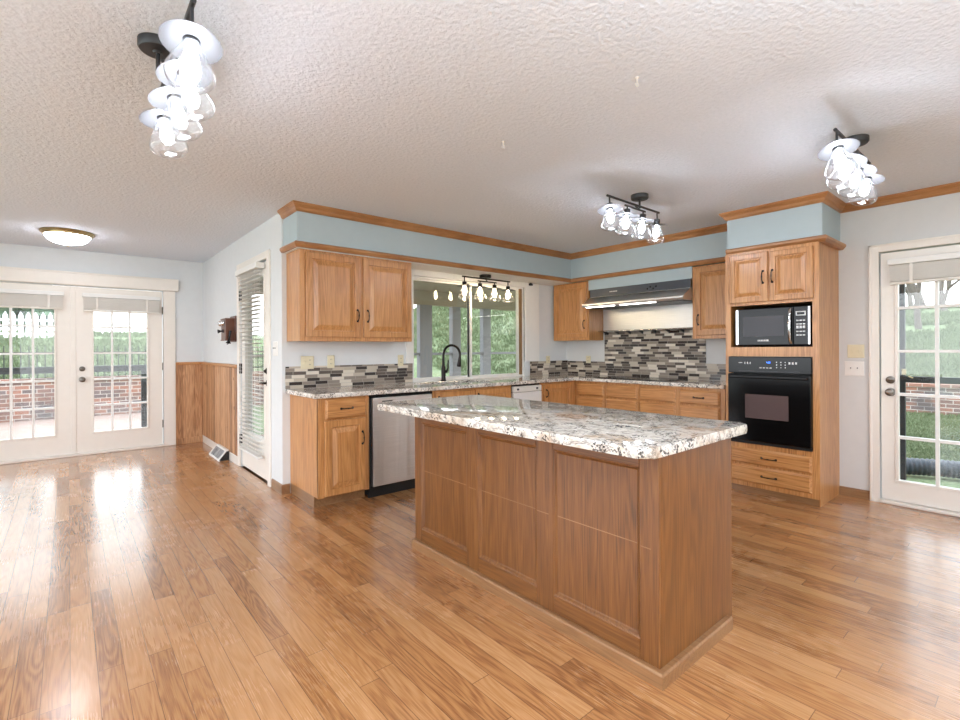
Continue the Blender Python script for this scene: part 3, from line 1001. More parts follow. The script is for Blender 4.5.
# ------------------------------------------------------------------ upper cabinets
UY = 4.075
fu = fS(UY)
t = thing('wall_cabinet', 'oak double door wall cabinet hanging left of the sink window', 'cabinet', (2.02, 4.23, 1.345), 'oak wall cabinets')
obj('cabinet_body', MB().box(1.476, 2.572, UY + 0.002, YS - 0.002, 1.345, SZ - 0.007), M['oak_z'], t)
obj('face_frame', MB().grid([1.476, 1.52, 2.01, 2.05, 2.54, 2.572], [1.345, 1.385, 2.09, SZ - 0.007], UY - 0.004, UY + 0.004, lambda a, b: not ((1.52 < a < 2.01 or 2.05 < a < 2.54) and 1.385 < b < 2.09), lambda a, b, h: (a, h, b)), M['oak_z'], t)
face_door(t, fS(UY - 0.004), 1.525, 2.018, 1.380, 2.098, M['oak_z'], 1.990, 1.575)
face_door(t, fS(UY - 0.004), 2.050, 2.556, 1.380, 2.098, M['oak_z'], 2.090, 1.575)

UX = 5.0
fx_ = fRg(UX - 0.004)
t = thing('wall_cabinet', 'oak single door wall cabinet in the corner left of the range hood', 'cabinet', (5.15, 4.08, 1.375), 'oak wall cabinets')
obj('cabinet_body', MB().box(UX + 0.002, XR - 0.002, 3.776, YS - 0.033, 1.375, SZ - 0.007), M['oak_z'], t)
obj('face_frame', MB().box(UX - 0.004, UX + 0.004, 3.776, 3.81, 1.375, SZ - 0.007).box(UX - 0.004, UX + 0.004, 4.32, YS - 0.034, 1.375, SZ - 0.007).box(UX - 0.004, UX + 0.004, 3.81, 4.32, 1.375, 1.42).box(UX - 0.004, UX + 0.004, 3.81, 4.32, 2.09, SZ - 0.007), M['oak_z'], t)
face_door(t, fx_, 3.80, 4.325, 1.410, 2.100, M['oak_z'], 3.835, 1.575)
t = thing('wall_cabinet', 'narrow oak wall cabinet between the range hood and the oven tower', 'cabinet', (5.15, 2.19, 1.36), 'oak wall cabinets')
obj('cabinet_body', MB().box(UX + 0.002, XR - 0.002, 1.93, 2.446, 1.365, SZ - 0.007), M['oak_z'], t)
obj('face_frame', MB().box(UX - 0.004, UX + 0.004, 2.40, 2.446, 1.365, SZ - 0.007).box(UX - 0.004, UX + 0.004, 1.93, 1.97, 1.365, SZ - 0.007).box(UX - 0.004, UX + 0.004, 1.97, 2.40, 1.365, 1.41).box(UX - 0.004, UX + 0.004, 1.97, 2.40, 2.09, SZ - 0.007), M['oak_z'], t)
face_door(t, fx_, 1.955, 2.408, 1.400, 2.100, M['oak_z'], 2.378, 1.56)

# ------------------------------------------------------------------ range hood
t = thing('range_hood', 'stainless range hood with dark upper panel above the cooktop', 'range hood', (5.05, 3.1, 1.765))
HY0, HY1 = 2.452, 3.735
XZ = Matrix(((1, 0, 0, 0), (0, 0, 1, 0), (0, 1, 0, 0), (0, 0, 0, 1)))   # prism (x, z) profile swept along y
obj('hood_body', MB().prism([(4.815, 1.772), (4.805, 1.790), (4.805, 1.806), (4.965, 1.900), (4.975, 1.900), (4.975, 1.772)], HY0, HY1, mat=XZ)
    .box(4.975, XR - 0.002, HY0, HY1, 1.78, 1.99), M['steel_y'], t)
obj('control_panel', MB().box(4.962, 4.982, HY0, HY1, 1.903, 1.996, 0.002), M['hood_black'], t)
m = MB()
for k in range(5):
    m.box(4.958, 4.963, 3.34 + k * 0.022, 3.355 + k * 0.022, 1.945, 1.955)
obj('badge', m, M['label_white'], t)
for k in range(4):
    obj('button', MB().lathe([(0.008, 0), (0.008, 0.004), (0, 0.004)], (4.962, 2.84 + k * 0.035, 1.955 - (k % 2) * 0.02), (-1, 0, 0), 12), M['black'], t)
obj('filter', MB().box(4.86, 5.26, HY0 + 0.03, HY1 - 0.03, 1.764, 1.774, 0.002), M['gunmetal'], t)
obj('lamp', MB().box(4.835, 4.855, 3.30, 3.70, 1.764, 1.771, 0.002), M['strip'], t)
obj('lamp', MB().box(4.835, 4.855, 2.78, 3.22, 1.764, 1.771, 0.002), M['strip'], t)
tag(obj('filler_board', MB().box(UX - 0.012, UX + 0.004, 2.447, 3.775, 1.997, SZ - 0.001), M['soffit']), 'blue grey filler board above the range hood between two wall cabinets', 'filler board')

# ------------------------------------------------------------------ oven tower
TF = 4.55
ft = fRg(TF)
TYA, TYB = 1.205, 1.918
t = thing('oven_tower', 'tall oak oven cabinet holding microwave and wall oven beside the garden door', 'cabinet', (4.92, 1.56, 0))
cells_z = [0.058, 0.434, 1.194, 1.275, 1.638, 2.112]
obj('cabinet_body', MB().grid([TYA, 1.246, 1.872, TYB], cells_z, TF, XG + 0.0,
    lambda a, b: not (1.246 < a < 1.872 and (0.434 < b < 1.194 or 1.275 < b < 1.638)), lambda a, b, h: (h, a, b)), M['oak_z'], t)
obj('side_panel', MB().box(TF + 0.0, XG, TYA - 0.006, TYA, 0.0, 2.11, 0.001), M['oak_z'], t)
obj('back_panel', MB().box(XG, XG + 0.02, TYA + 0.001, TYB, 0.06, 2.11), M['black_matte'], t)
obj('toe_kick', MB().box(TF + 0.012, TF + 0.03, TYA, TYB, 0, 0.058).box(TF + 0.03, XG, TYB - 0.02, TYB, 0, 0.058), M['base_oak'], t)
obj('face_frame', MB().grid([TYA - 0.006, 1.246, 1.872, TYB], [0.058, 0.434, 1.194, 1.275, 1.638, 2.108], TF - 0.012, TF,
    lambda a, b: not (1.246 < a < 1.872 and (0.434 < b < 1.194 or 1.275 < b < 1.638)), lambda a, b, h: (h, a, b)), M['oak_z'], t)
ftf = fRg(TF - 0.012)
face_door(t, ftf, 1.566, 1.876, 1.664, 2.086, M['oak_z'], 1.600, 1.872, DOOR_S)
face_door(t, ftf, 1.236, 1.550, 1.664, 2.080, M['oak_z'], 1.528, 1.872, DOOR_S)
face_drawer(t, ftf, 1.252, 1.872, 0.260, 0.392, M['oak_y'], True, 0.11)
face_drawer(t, ftf, 1.252, 1.872, 0.098, 0.240, M['oak_y'], True, 0.11)

t = thing('wall_oven', 'black built-in wall oven with blue clock below the microwave', 'oven', (4.8, 1.56, 0.436))
obj('oven_box', MB().box(TF + 0.004, XG - 0.03, 1.262, 1.858, 0.438, 1.19), M['black_matte'], t)
obj('control_panel', MB().box(TF - 0.034, TF + 0.003, 1.250, 1.886, 1.052, 1.192, 0.004), M['black'], t)
od = obj('oven_door', MB().box(TF - 0.046, TF - 0.0, 1.250, 1.886, 0.462, 1.044, 0.006), M['black'], t)
obj('window', MB().box(TF - 0.0475, TF - 0.045, 1.408, 1.742, 0.662, 0.868), M['smoke_glass'], od)
obj('handle', MB().box(TF - 0.070, TF - 0.044, 1.27, 1.868, 1.004, 1.036, 0.008, 2), M['black'], od)
obj('lower_vent', MB().box(TF - 0.03, TF + 0.003, 1.250, 1.886, 0.436, 0.460, 0.003), M['black_matte'], t)
obj('vent_line', MB().box(TF - 0.0355, TF - 0.033, 1.33, 1.80, 1.064, 1.070), M['gunmetal'], t)
obj('clock_glass', MB().box(TF - 0.0352, TF - 0.0335, 1.530, 1.636, 1.116, 1.160), M['black'], t)
def seg_digits(m, x, y0, z0, h, text):
    """seven-segment digits on a face that looks towards -x; reading direction is -y."""
    seg = {'0': 'abcdef', '1': 'bc', '2': 'abged', '3': 'abgcd', '4': 'fgbc', '5': 'afgcd', '6': 'afgedc', '7': 'abc', '8': 'abcdefg', '9': 'abfgcd'}
    w, s = h * 0.5, h * 0.13
    y = y0
    for ch in text:
        if ch == ':':
            for q in (0.3, 0.7):
                m.box(x, x + 0.001, y - s, y, z0 + h * q, z0 + h * q + s)
            y -= s * 2.2
            continue
        R = {'a': (0, w, h - s, h), 'd': (0, w, 0, s), 'g': (0, w, h / 2 - s / 2, h / 2 + s / 2), 'f': (0, s, h / 2, h), 'e': (0, s, 0, h / 2), 'b': (w - s, w, h / 2, h), 'c': (w - s, w, 0, h / 2)}
        for k in seg[ch]:
            a, b, c, d = R[k]
            m.box(x, x + 0.001, y - b, y - a, z0 + c, z0 + d)
        y -= w * 1.35
m = MB()
seg_digits(m, TF - 0.0362, 1.575, 1.136, 0.014, '4:00')
obj('clock_digits', m, M['clock'], t)
def mark(name, boxes):
    m = MB()
    for a, b, c, d in boxes:
        m.box(TF - 0.0352, TF - 0.0338, a, b, c, d)
    obj(name, m, M['label_white'], t)
mark('key_row', [(1.535 + k * 0.026, 1.551 + k * 0.026, 1.094, 1.101) for k in range(4)])
mark('panel_print', [(1.70 + k * 0.022, 1.706 + k * 0.022, 1.128, 1.148) for k in range(3)] + [(1.768, 1.80, 1.137, 1.141)])
for i in range(3):
    for j in range(3):
        mark('number_key', [(1.43 + i * 0.032, 1.437 + i * 0.032, 1.098 + j * 0.022, 1.106 + j * 0.022)])
mark('start_key_print', [(1.348 + k * 0.024, 1.361 + k * 0.024, 1.130, 1.148) for k in range(3)])

t = thing('microwave', 'black and silver countertop microwave in the open niche of the oven tower', 'microwave', (4.75, 1.55, 1.277))
MX = TF + 0.03
obj('casing', MB().box(MX, MX + 0.36, 1.258, 1.836, 1.288, 1.610, 0.006), M['black_matte'], t)
md = obj('door', MB().box(MX - 0.028, MX, 1.386, 1.836, 1.292, 1.606, 0.004), M['black'], t)
obj('window', MB().box(MX - 0.0295, MX - 0.027, 1.452, 1.775, 1.366, 1.540), M['mw_glass'], md)
obj('edge_strip', MB().box(MX - 0.034, MX - 0.027, 1.814, 1.834, 1.294, 1.604, 0.003), M['chrome'], md)
pts = [(MX - 0.028, 1.402, 1.308), (MX - 0.052, 1.404, 1.34), (MX - 0.060, 1.406, 1.445), (MX - 0.052, 1.404, 1.56), (MX - 0.028, 1.402, 1.59)]
obj('handle', MB().tube(pts, 0.012, 12), M['chrome'], md, True)
m = MB()
for k in range(7):
    m.box(MX - 0.0295, MX - 0.0275, 1.572 + k * 0.0125, 1.581 + k * 0.0125, 1.324, 1.338)
obj('badge', m, M['label_white'], md)
cp = obj('control_panel', MB().box(MX - 0.028, MX, 1.260, 1.383, 1.292, 1.606, 0.004), M['black'], t)
obj('edge_strip', MB().box(MX - 0.034, MX - 0.027, 1.262, 1.280, 1.294, 1.604, 0.003), M['chrome'], cp)
obj('display', MB().box(MX - 0.0295, MX - 0.0275, 1.296, 1.366, 1.530, 1.566), M['label_white'], cp)
obj('display_window', MB().box(MX - 0.0305, MX - 0.029, 1.304, 1.358, 1.538, 1.558), M['black'], cp)
m = MB()
for i in range(3):
    for j in range(5):
        m.box(MX - 0.0295, MX - 0.0275, 1.300 + i * 0.023, 1.317 + i * 0.023, 1.366 + j * 0.03, 1.380 + j * 0.03 - (0.004 if j != 2 else -0.008))
obj('buttons', m, M['label_white'], cp)
for yy in (1.31, 1.78):
    for xx in (MX + 0.03, MX + 0.32):
        obj('foot', MB().cyl((xx, yy, 1.2755), (xx, yy, 1.289), 0.014, 12), M['black_matte'], t)

# ------------------------------------------------------------------ island
IX0, IX1, IY0, IY1 = 1.70, 2.335, 0.965, 2.662
t = thing('kitchen_island', 'brown oak kitchen island with three recessed panels on its long side', 'kitchen island', (2.0, 1.81, 0))
obj('island_body', MB().box(IX0 + 0.016, IX1, IY0 + 0.0, IY1, 0.0, 0.868), M['isl_z'], t)
st = [(IY0, 1.048), (1.492, 1.598), (2.030, 2.130), (2.588, IY1)]
for a, b in st:
    obj('stile', MB().box(IX0, IX0 + 0.017, a, b, 0.055, 0.868, 0.0025), M['isl_z'], t)
for (a, b), (c, d) in zip(st, st[1:]):
    for z0, z1 in ((0.055, 0.136), (0.806, 0.868)):
        obj('rail', MB().box(IX0, IX0 + 0.017, b, c, z0, z1, 0.0025), M['isl_y'], t)
fi = fRg(IX0 + 0.0165)
for (a, b), (c, d) in zip(st, st[1:]):
    obj('panel', MB().panel(fi, b, c, 0.136, 0.806, [(0, 0), (0.0, 0.0135), (0.006, 0.0125), (0.014, 0.004), (0.018, 0.003)]), M['isl_z'], t)
obj('base_trim', MB().sweep([(IX1 - 0.05, IY0 - 0.0), (IX0, IY0 - 0.0), (IX0, IY1)], [(0, 0), (0.026, 0), (0.026, 0.048), (0.020, 0.056), (0, 0.056)], side=1 if False else -1), M['base_oak'], t)
def wear():
    m = MB()
    for a, b, x in ((1.048, 1.492, IX0 + 0.0132), (1.598, 2.03, IX0 + 0.0132), (2.13, 2.588, IX0 + 0.0132), (1.0, 1.048, IX0 - 0.0003), (1.52, 1.598, IX0 - 0.0003), (2.05, 2.11, IX0 - 0.0003)):
        z = 0.497 + 0.004 * random.random()
        m.box(x, x + 0.0008, a + 0.016 * (b - a > 0.2), b - 0.016 * (b - a > 0.2), z, z + 0.004)
    obj('scuff_line', m, M['base_oak'], t)
wear()

def rounded(x0, x1, y0, y1, r, n=6):
    out = []
    for cx, cy, a0 in ((x1 - r, y0 + r, -PI / 2), (x1 - r, y1 - r, 0), (x0 + r, y1 - r, PI / 2), (x0 + r, y0 + r, PI)):
        for k in range(n + 1):
            a = a0 + PI / 2 * k / n
            out.append((cx + r * math.cos(a), cy + r * math.sin(a)))
    return out
o = obj('granite_countertop', MB().prism(rounded(1.572, 2.470, 0.932, 2.955, 0.045), 0.8685, 0.9105, 0.012, 3), M['granite'], smooth=True)
tag(o, 'large pale granite slab with dark speckled edges on top of the island', 'countertop')

# ------------------------------------------------------------------ outlets and switches
def plate(name, fm, u, w, wu, ww, mat, label, cat, kind):
    t = thing(name, label, cat, fm(u, w - ww / 2, 0), 'outlet and switch plates')
    obj('plate', MB().panel(fm, u - wu / 2, u + wu / 2, w - ww / 2, w + ww / 2, [(0, 0), (0, 0.003), (0.004, 0.006), (0.006, 0.006)]), M[mat], t)
    dx = Vector(fm(0, 0, 1)) - Vector(fm(0, 0, 0))
    n = max(1, round(wu / 0.06) - 0) if wu > 0.09 else 1
    for k in range(n):
        c = u + (k - (n - 1) / 2) * 0.046
        if kind[k % len(kind)] == 's':
            s = obj('switch', MB().panel(fm, c - 0.006, c + 0.006, w - 0.013, w + 0.013, [(0, 0.006), (0, 0.009), (0.003, 0.010)]), M[mat], t)
            obj('slot', MB().panel(fm, c - 0.003, c + 0.003, w + 0.001, w + 0.010, [(0, 0.009), (0.0, 0.018), (0.001, 0.018)]), M['gunmetal'] if mat == 'plastic_white' else M[mat], s)
        else:
            for q in (-0.02, 0.02):
                s = obj('socket', MB().panel(fm, c - 0.015, c + 0.015, w + q - 0.013, w + q + 0.013, [(0, 0.006), (0, 0.0075), (0.003, 0.0075)]), M[mat], t)
                m = MB()
                for e in (-0.006, 0.006):
                    m.panel(fm, c + e - 0.0015, c + e + 0.0015, w + q - 0.003, w + q + 0.007, [(0, 0.0074), (0, 0.0082)])
                obj('slots', m, M['gunmetal'], s)
    return t
f1 = fS(YS - 0.0125)
plate('outlet_plate', f1, 1.653, 1.155, 0.118, 0.118, 'ivory', 'wide ivory double plate at the open end of the left mosaic strip', 'wall plate', 'so')
plate('outlet_plate', f1, 1.876, 1.158, 0.070, 0.118, 'ivory', 'single ivory outlet over the mosaic strip, second from the open counter end', 'wall plate', 'o')
plate('outlet_plate', f1, 2.628, 1.155, 0.066, 0.116, 'ivory', 'narrow ivory outlet next to the left casing of the sink window', 'wall plate', 'o')
plate('outlet_plate', fS(YS - 0.0305), 4.88, 1.125, 0.075, 0.098, 'ivory', 'ivory outlet above the mosaic strip between sink window and room corner', 'wall plate', 'o')
plate('outlet_plate', fRg(XR - 0.0125), 4.008, 1.123, 0.075, 0.098, 'ivory', 'ivory outlet beside the tall mosaic under the corner wall cabinet', 'wall plate', 'o')
plate('switch_plate', fRg(XG), 1.081, 1.235, 0.116, 0.112, 'ivory', 'ivory double switch plate on the wall left of the garden door, above a white one', 'wall plate', 'ss')
plate('switch_plate', fRg(XG), 1.092, 1.088, 0.134, 0.124, 'plastic_white', 'white double switch plate directly below the ivory one by the garden door', 'wall plate', 'ss')
plate('switch_plate', fRg(XB), 4.56, 1.282, 0.12, 0.13, 'plastic_white', 'white switch plate on the wall right of the blind covered porch door', 'wall plate', 'ss')

# ------------------------------------------------------------------ blinds
def raised_blind(fm, u0, u1, z1, z0, label, rail_in=0.0):
    """blind pulled up: head rail, stack of slats, bottom rail, cords."""
    t = thing('window_blind', label, 'blind', fm((u0 + u1) / 2, 0, z0), 'blinds on the glazed doors')
    def pb(m, a0, a1, d0, d1, c0, c1, bev=0):
        p, q = fm(a0, d0, c0), fm(a1, d1, c1)
        m.box(min(p[0], q[0]), max(p[0], q[0]), min(p[1], q[1]), max(p[1], q[1]), c0, c1, bev)
        return m
    obj('head_rail', pb(MB(), u0, u1, -0.058, 0.0, z1 - 0.048, z1, 0.004), M['white'], t)
    m = MB()
    n = 22
    top, bot = z1 - 0.052, z0 + 0.026
    for k in range(n):
        z = bot + (top - bot) * k / n
        pb(m, u0 + 0.012, u1 - 0.012, -0.052 - 0.002 * (k % 3), -0.004, z, z + (top - bot) / n * 0.72)
    obj('slat_stack', m, M['slat'], t)
    obj('bottom_rail', pb(MB(), u0 + 0.012, u1 - 0.012, -0.054, -0.004, z0, z0 + 0.022, 0.004), M['slat'], t)
    for s in (0.18, 0.82):
        c = u0 + (u1 - u0) * s
        obj('ladder_tape', pb(MB(), c - 0.010, c + 0.010, -0.060, -0.0585, z0, z1 - 0.048), M['slat'], t)
    return t
raised_blind(lambda u, d, z: (u, YF + 0.012 + d, z), 0.130, 0.928, 1.975, 1.752, 'raised cream blind bunched at the top of the right French door')
raised_blind(lambda u, d, z: (u, YF + 0.012 + d, z), -0.80, -0.037, 1.975, 1.765, 'raised cream blind bunched at the top of the left French door')
raised_blind(lambda u, d, z: (XG + 0.015 + d, u, z), 0.055, 0.866, 1.975, 1.770, 'raised cream blind bunched at the top of the garden door')

def lowered_blind():
    x = XB + 0.006
    t = thing('window_blind', 'white slatted blind lowered over the porch door beside the wainscot', 'blind', (x, 5.25, 0.2), 'blinds on the glazed doors')
    y0, y1 = 4.905, 5.615
    obj('head_rail', MB().box(x - 0.085, x - 0.002, y0 - 0.02, y1 + 0.02, 2.055, 2.108, 0.004), M['white'], t)
    m = MB()
    n = 44
    for k in range(n):
        z = 0.275 + (2.03 - 0.275) * k / (n - 1)
        bm2 = bmesh.new()
        a = math.radians(-8)
        hw = 0.024
        vs = []
        for s, th in ((-1, -0.0012), (1, -0.0012), (1, 0.0012), (-1, 0.0012)):
            for yy in (y0, y1):
                vs.append(bm2.verts.new((x - 0.040 + s * hw * math.cos(a) - th * math.sin(a), yy, z + s * hw * math.sin(a) + th * math.cos(a))))
        for q in ((0, 1, 3, 2), (2, 3, 5, 4), (4, 5, 7, 6), (6, 7, 1, 0), (0, 2, 4, 6), (1, 7, 5, 3)):
            bm2.faces.new([vs[i] for i in q])
        m.absorb(bm2)
    obj('slats', m, M['plastic_white'], t)
    obj('bottom_rail', MB().box(x - 0.066, x - 0.014, y0, y1, 0.225, 0.245, 0.004), M['plastic_white'], t)
    m = MB()
    for yy in (y0 + 0.1, (y0 + y1) / 2, y1 - 0.1):
        for xx in (x - 0.064, x - 0.016):
            m.cyl((xx, yy, 0.235), (xx, yy, 2.06), 0.0015, 6)
    obj('ladder_cords', m, M['plastic_white'], t)
lowered_blind()

# ------------------------------------------------------------------ wall telephone and heater register
def telephone():
    x, y0, y1, z0, z1 = XB, 5.90, 6.10, 1.385, 1.615
    t = thing('wall_telephone', 'antique wooden wall telephone with two bells hung above the wainscot', 'telephone', (x, 6.0, z0))
    obj('back_board', MB().box(x - 0.018, x - 0.001, y0 - 0.012, y1 + 0.012, z0 - 0.02, z1 + 0.04, 0.005), M['phone_wood'], t)
    obj('case', MB().box(x - 0.112, x - 0.018, y0, y1, z0, z1, 0.004).box(x - 0.118, x - 0.018, y0 - 0.006, y1 + 0.006, z1 - 0.004, z1 + 0.010, 0.004).box(x - 0.118, x - 0.018, y0 - 0.006, y1 + 0.006, z0 - 0.008, z0 + 0.004, 0.003), M['phone_wood'], t)
    for yy in (y0 + 0.045, y1 - 0.045):
        obj('bell', MB().lathe([(0.006, 0.0), (0.008, 0.012), (0.032, 0.014), (0.030, 0.026), (0.020, 0.038), (0.006, 0.043), (0, 0.043)], (x - 0.112, yy, z1 - 0.045), (-1, 0, 0), 20), M['chrome'], t, True)
    obj('mouthpiece', MB().lathe([(0.020, 0), (0.018, 0.01), (0.010, 0.016), (0.009, 0.03), (0.014, 0.036), (0.024, 0.055), (0.020, 0.055), (0.008, 0.040), (0, 0.040)], (x - 0.112, (y0 + y1) / 2, z0 + 0.10), (-1, 0, -0.1), 20), M['gunmetal'], t, True)
    h = obj('receiver', MB().lathe([(0.014, 0), (0.012, 0.02), (0.011, 0.09), (0.016, 0.12), (0.026, 0.135), (0.026, 0.142), (0, 0.142)], (x - 0.07, y0 - 0.024, z0 + 0.10), (-0.15, 0, -1), 18), M['black'], t, True)
    obj('cord', MB().tube([(x - 0.09, y0 - 0.024, z0 - 0.04), (x - 0.10, y0 - 0.01, z0 - 0.05), (x - 0.08, y0 + 0.04, z0 - 0.045), (x - 0.06, y0 + 0.08, z0 - 0.006)], 0.004, 8), M['black_matte'], t, True)
telephone()

def register():
    y0, y1 = 6.16, 6.66
    xw = XB - 0.017
    t = thing('floor_register', 'white sloping heater vent on the floor against the wainscot baseboard', 'vent', (1.38, 6.4, 0))
    XZm = XZ
    obj('housing', MB().prism([(xw - 0.115, 0.0), (xw - 0.115, 0.012), (xw - 0.028, 0.118), (xw - 0.004, 0.118), (xw - 0.004, 0.108), (xw - 0.030, 0.108), (xw - 0.108, 0.012), (xw - 0.10, 0.0)], y0, y1, mat=XZm), M['plastic_white'], t)
    obj('side_cheek', MB().prism([(xw - 0.104, 0.0), (xw - 0.104, 0.012), (xw - 0.030, 0.104), (xw - 0.006, 0.104), (xw - 0.006, 0.0)], y0 + 0.004, y0 + 0.010, mat=XZm), M['black_matte'], t)
    for a, b in ((y0 + 0.05, y0 + 0.235), (y0 + 0.265, y0 + 0.45)):
        m = MB()
        for k in range(8):
            s0 = 0.12 + k * 0.095
            x_, z_ = xw - 0.115 + 0.087 * s0, 0.012 + 0.106 * s0
            m.box(x_ - 0.004, x_ + 0.003, a, b, z_ + 0.001, z_ + 0.008)
        obj('grille', m, M['grille'], t)
register()

# ------------------------------------------------------------------ ceiling lights
def tilt(axis_pt, ang_x, ang_y):
    return Matrix.Translation(axis_pt) @ Matrix.Rotation(ang_x, 4, 'X') @ Matrix.Rotation(ang_y, 4, 'Y') @ Matrix.Translation(-Vector(axis_pt))

def track_light(cx, cy, ztop, along, label, bulb, tilts, bar_drop=0.105, stem=0.055, canopy_shift=0.0, flip=1, metal='gunmetal', shade='shade_glass'):
    """four-lamp track fixture; along is 'x' or 'y'."""
    t = thing('ceiling_light', label, 'ceiling light', (cx, cy, ztop), 'four-lamp track lights')
    A = (lambda a, b, z: (cx + a, cy + b * flip, ztop + z)) if along == 'x' else (lambda a, b, z: (cx + b * flip, cy + a, ztop + z))
    m = MB().lathe([(0.068, 0), (0.068, -0.026), (0.062, -0.034), (0.018, -0.036), (0.014, -0.042)], A(canopy_shift, 0.03, 0), n=32)
    obj('canopy', m, M[metal], t, True)
    zb = -bar_drop
    m = MB().cyl(A(canopy_shift, 0.03, -0.03), A(canopy_shift, 0.03, zb), 0.008, 10)
    m.tube([A(-0.36, 0, zb), A(0.36, 0, zb)], 0.0085, 10)
    obj('bar', m, M[metal], t, True)
    m = MB().tube([A(-0.14, -0.006, zb - 0.032), A(0.14, -0.006, zb - 0.032)], 0.0075, 10)
    m.tube([A(canopy_shift * 0.5, 0.03, zb + 0.006), A(canopy_shift * 0.5, -0.006, zb - 0.030)], 0.006, 8)
    obj('cross_bar', m, M[metal], t, True)
    for k, a in enumerate((-0.33, -0.11, 0.11, 0.33)):
        b = 0.0 if k in (0, 3) else -0.006
        z0 = zb - (0.0 if k in (0, 3) else 0.032)
        pv = A(a, b, zb - stem)
        R = tilt(pv, *tilts[k])
        m = MB().tube([A(a, b, z0), pv], 0.006, 8)
        m2 = MB().lathe([(0.006, 0.0), (0.022, -0.002), (0.024, -0.010), (0.024, -0.046), (0.020, -0.050)], pv, n=20)
        bmesh.ops.transform(m2.bm, matrix=R, verts=m2.bm.verts[:])
        m.absorb(m2.bm)
        hd = obj('lamp_head', m, M[metal], t, True)
        m = MB().lathe([(0.022, -0.040), (0.058, -0.043), (0.086, -0.050), (0.089, -0.050), (0.060, -0.040), (0.022, -0.036)], pv, n=36, caps=False)
        bmesh.ops.transform(m.bm, matrix=R, verts=m.bm.verts[:])
        obj('shade_disc', m, M['disc_white'] if metal == 'gunmetal' else M[metal], hd, True)
        gp = [(0.025, -0.050), (0.028, -0.058), (0.040, -0.085), (0.058, -0.125), (0.069, -0.152), (0.072, -0.165), (0.069, -0.178), (0.058, -0.190), (0.044, -0.197)]
        inner = [(r - 0.0022, z) for r, z in reversed(gp)]
        m = MB().lathe(gp + inner, pv, n=32, caps=False)
        bmesh.ops.transform(m.bm, matrix=R, verts=m.bm.verts[:])
        obj('glass_shade', m, M[shade], hd, True)
        m = MB().lathe([(0.010, -0.050), (0.011, -0.068), (0.019, -0.090), (0.0235, -0.112), (0.021, -0.134), (0.012, -0.147), (0, -0.150)], pv, n=20)
        bmesh.ops.transform(m.bm, matrix=R, verts=m.bm.verts[:])
        obj('bulb', m, M[bulb], hd, True)
    return t
r_ = math.radians
track_light(0.306, 2.11, CE, 'y', 'four-lamp track light with clear glass shades nearest the French doors', 'bulb', ((r_(-12), r_(4)), (r_(-10), r_(-10)), (r_(-10), r_(-10)), (r_(-8), r_(-8))), bar_drop=0.115, stem=0.08, flip=-1, canopy_shift=0.185)
track_light(3.36, 2.10, CE, 'x', 'four-lamp track light with clear glass shades above the space between island and cooktop', 'bulb', ((r_(-9), r_(7)), (r_(5), r_(2)), (r_(6), r_(2)), (r_(10), r_(-8))), canopy_shift=0.12)
track_light(3.36, 0.72, CE, 'x', 'four-lamp track light with clear glass shades in front of the oven tower', 'bulb', ((r_(-10), r_(12)), (r_(10), r_(12)), (r_(10), r_(12)), (r_(8), r_(10))), canopy_shift=0.16)
track_light(3.66, 4.19, SZ - 0.006, 'x', 'four-lamp track light with warm bulbs hanging in front of the sink window', 'bulb_warm', ((r_(0), 0), (r_(2), 0), (0, 0), (0, 0)), bar_drop=0.05, metal='bronze', shade='shade_glass')

t = thing('flush_ceiling_light', 'round flush dome light with brass ring near the French doors', 'ceiling light', (0.0, 6.55, CE))
obj('ring', MB().lathe([(0.220, 0), (0.223, -0.010), (0.215, -0.020), (0.205, -0.022), (0.202, -0.034), (0.190, -0.040), (0.182, -0.036)], (0, 6.55, CE), n=48), M['brass'], t, True)
obj('glass_dome', MB().lathe([(0.187, -0.036), (0.182, -0.052), (0.160, -0.082), (0.120, -0.106), (0.06, -0.122), (0, -0.126)], (0, 6.55, CE), n=48), M['dome'], t, True)
obj('finial', MB().lathe([(0.010, -0.124), (0.010, -0.132), (0.013, -0.138), (0, -0.146)], (0, 6.55, CE), n=16), M['brass'], t, True)

def hook(x, y, label):
    m = MB().lathe([(0.010, 0), (0.008, -0.004), (0.003, -0.008), (0.003, -0.02)], (x, y, CE), n=12)
    m.tube([(x + 0.010 * math.sin(a), y, CE - 0.030 + 0.010 * math.cos(a)) for a in [0.0, 0.6, 1.2, 1.8, 2.4, 3.0, 3.6, 4.2, 4.8]], 0.0022, 6)
    tag(obj('ceiling_hook', m, M['slat'], smooth=True), label, 'hook', 'ceiling hooks over the island')
hook(1.96, 1.21, 'tiny screw hook in the ceiling over the end of the island near the camera')
hook(1.957, 2.09, 'tiny screw hook in the ceiling over the end of the island near the sink')

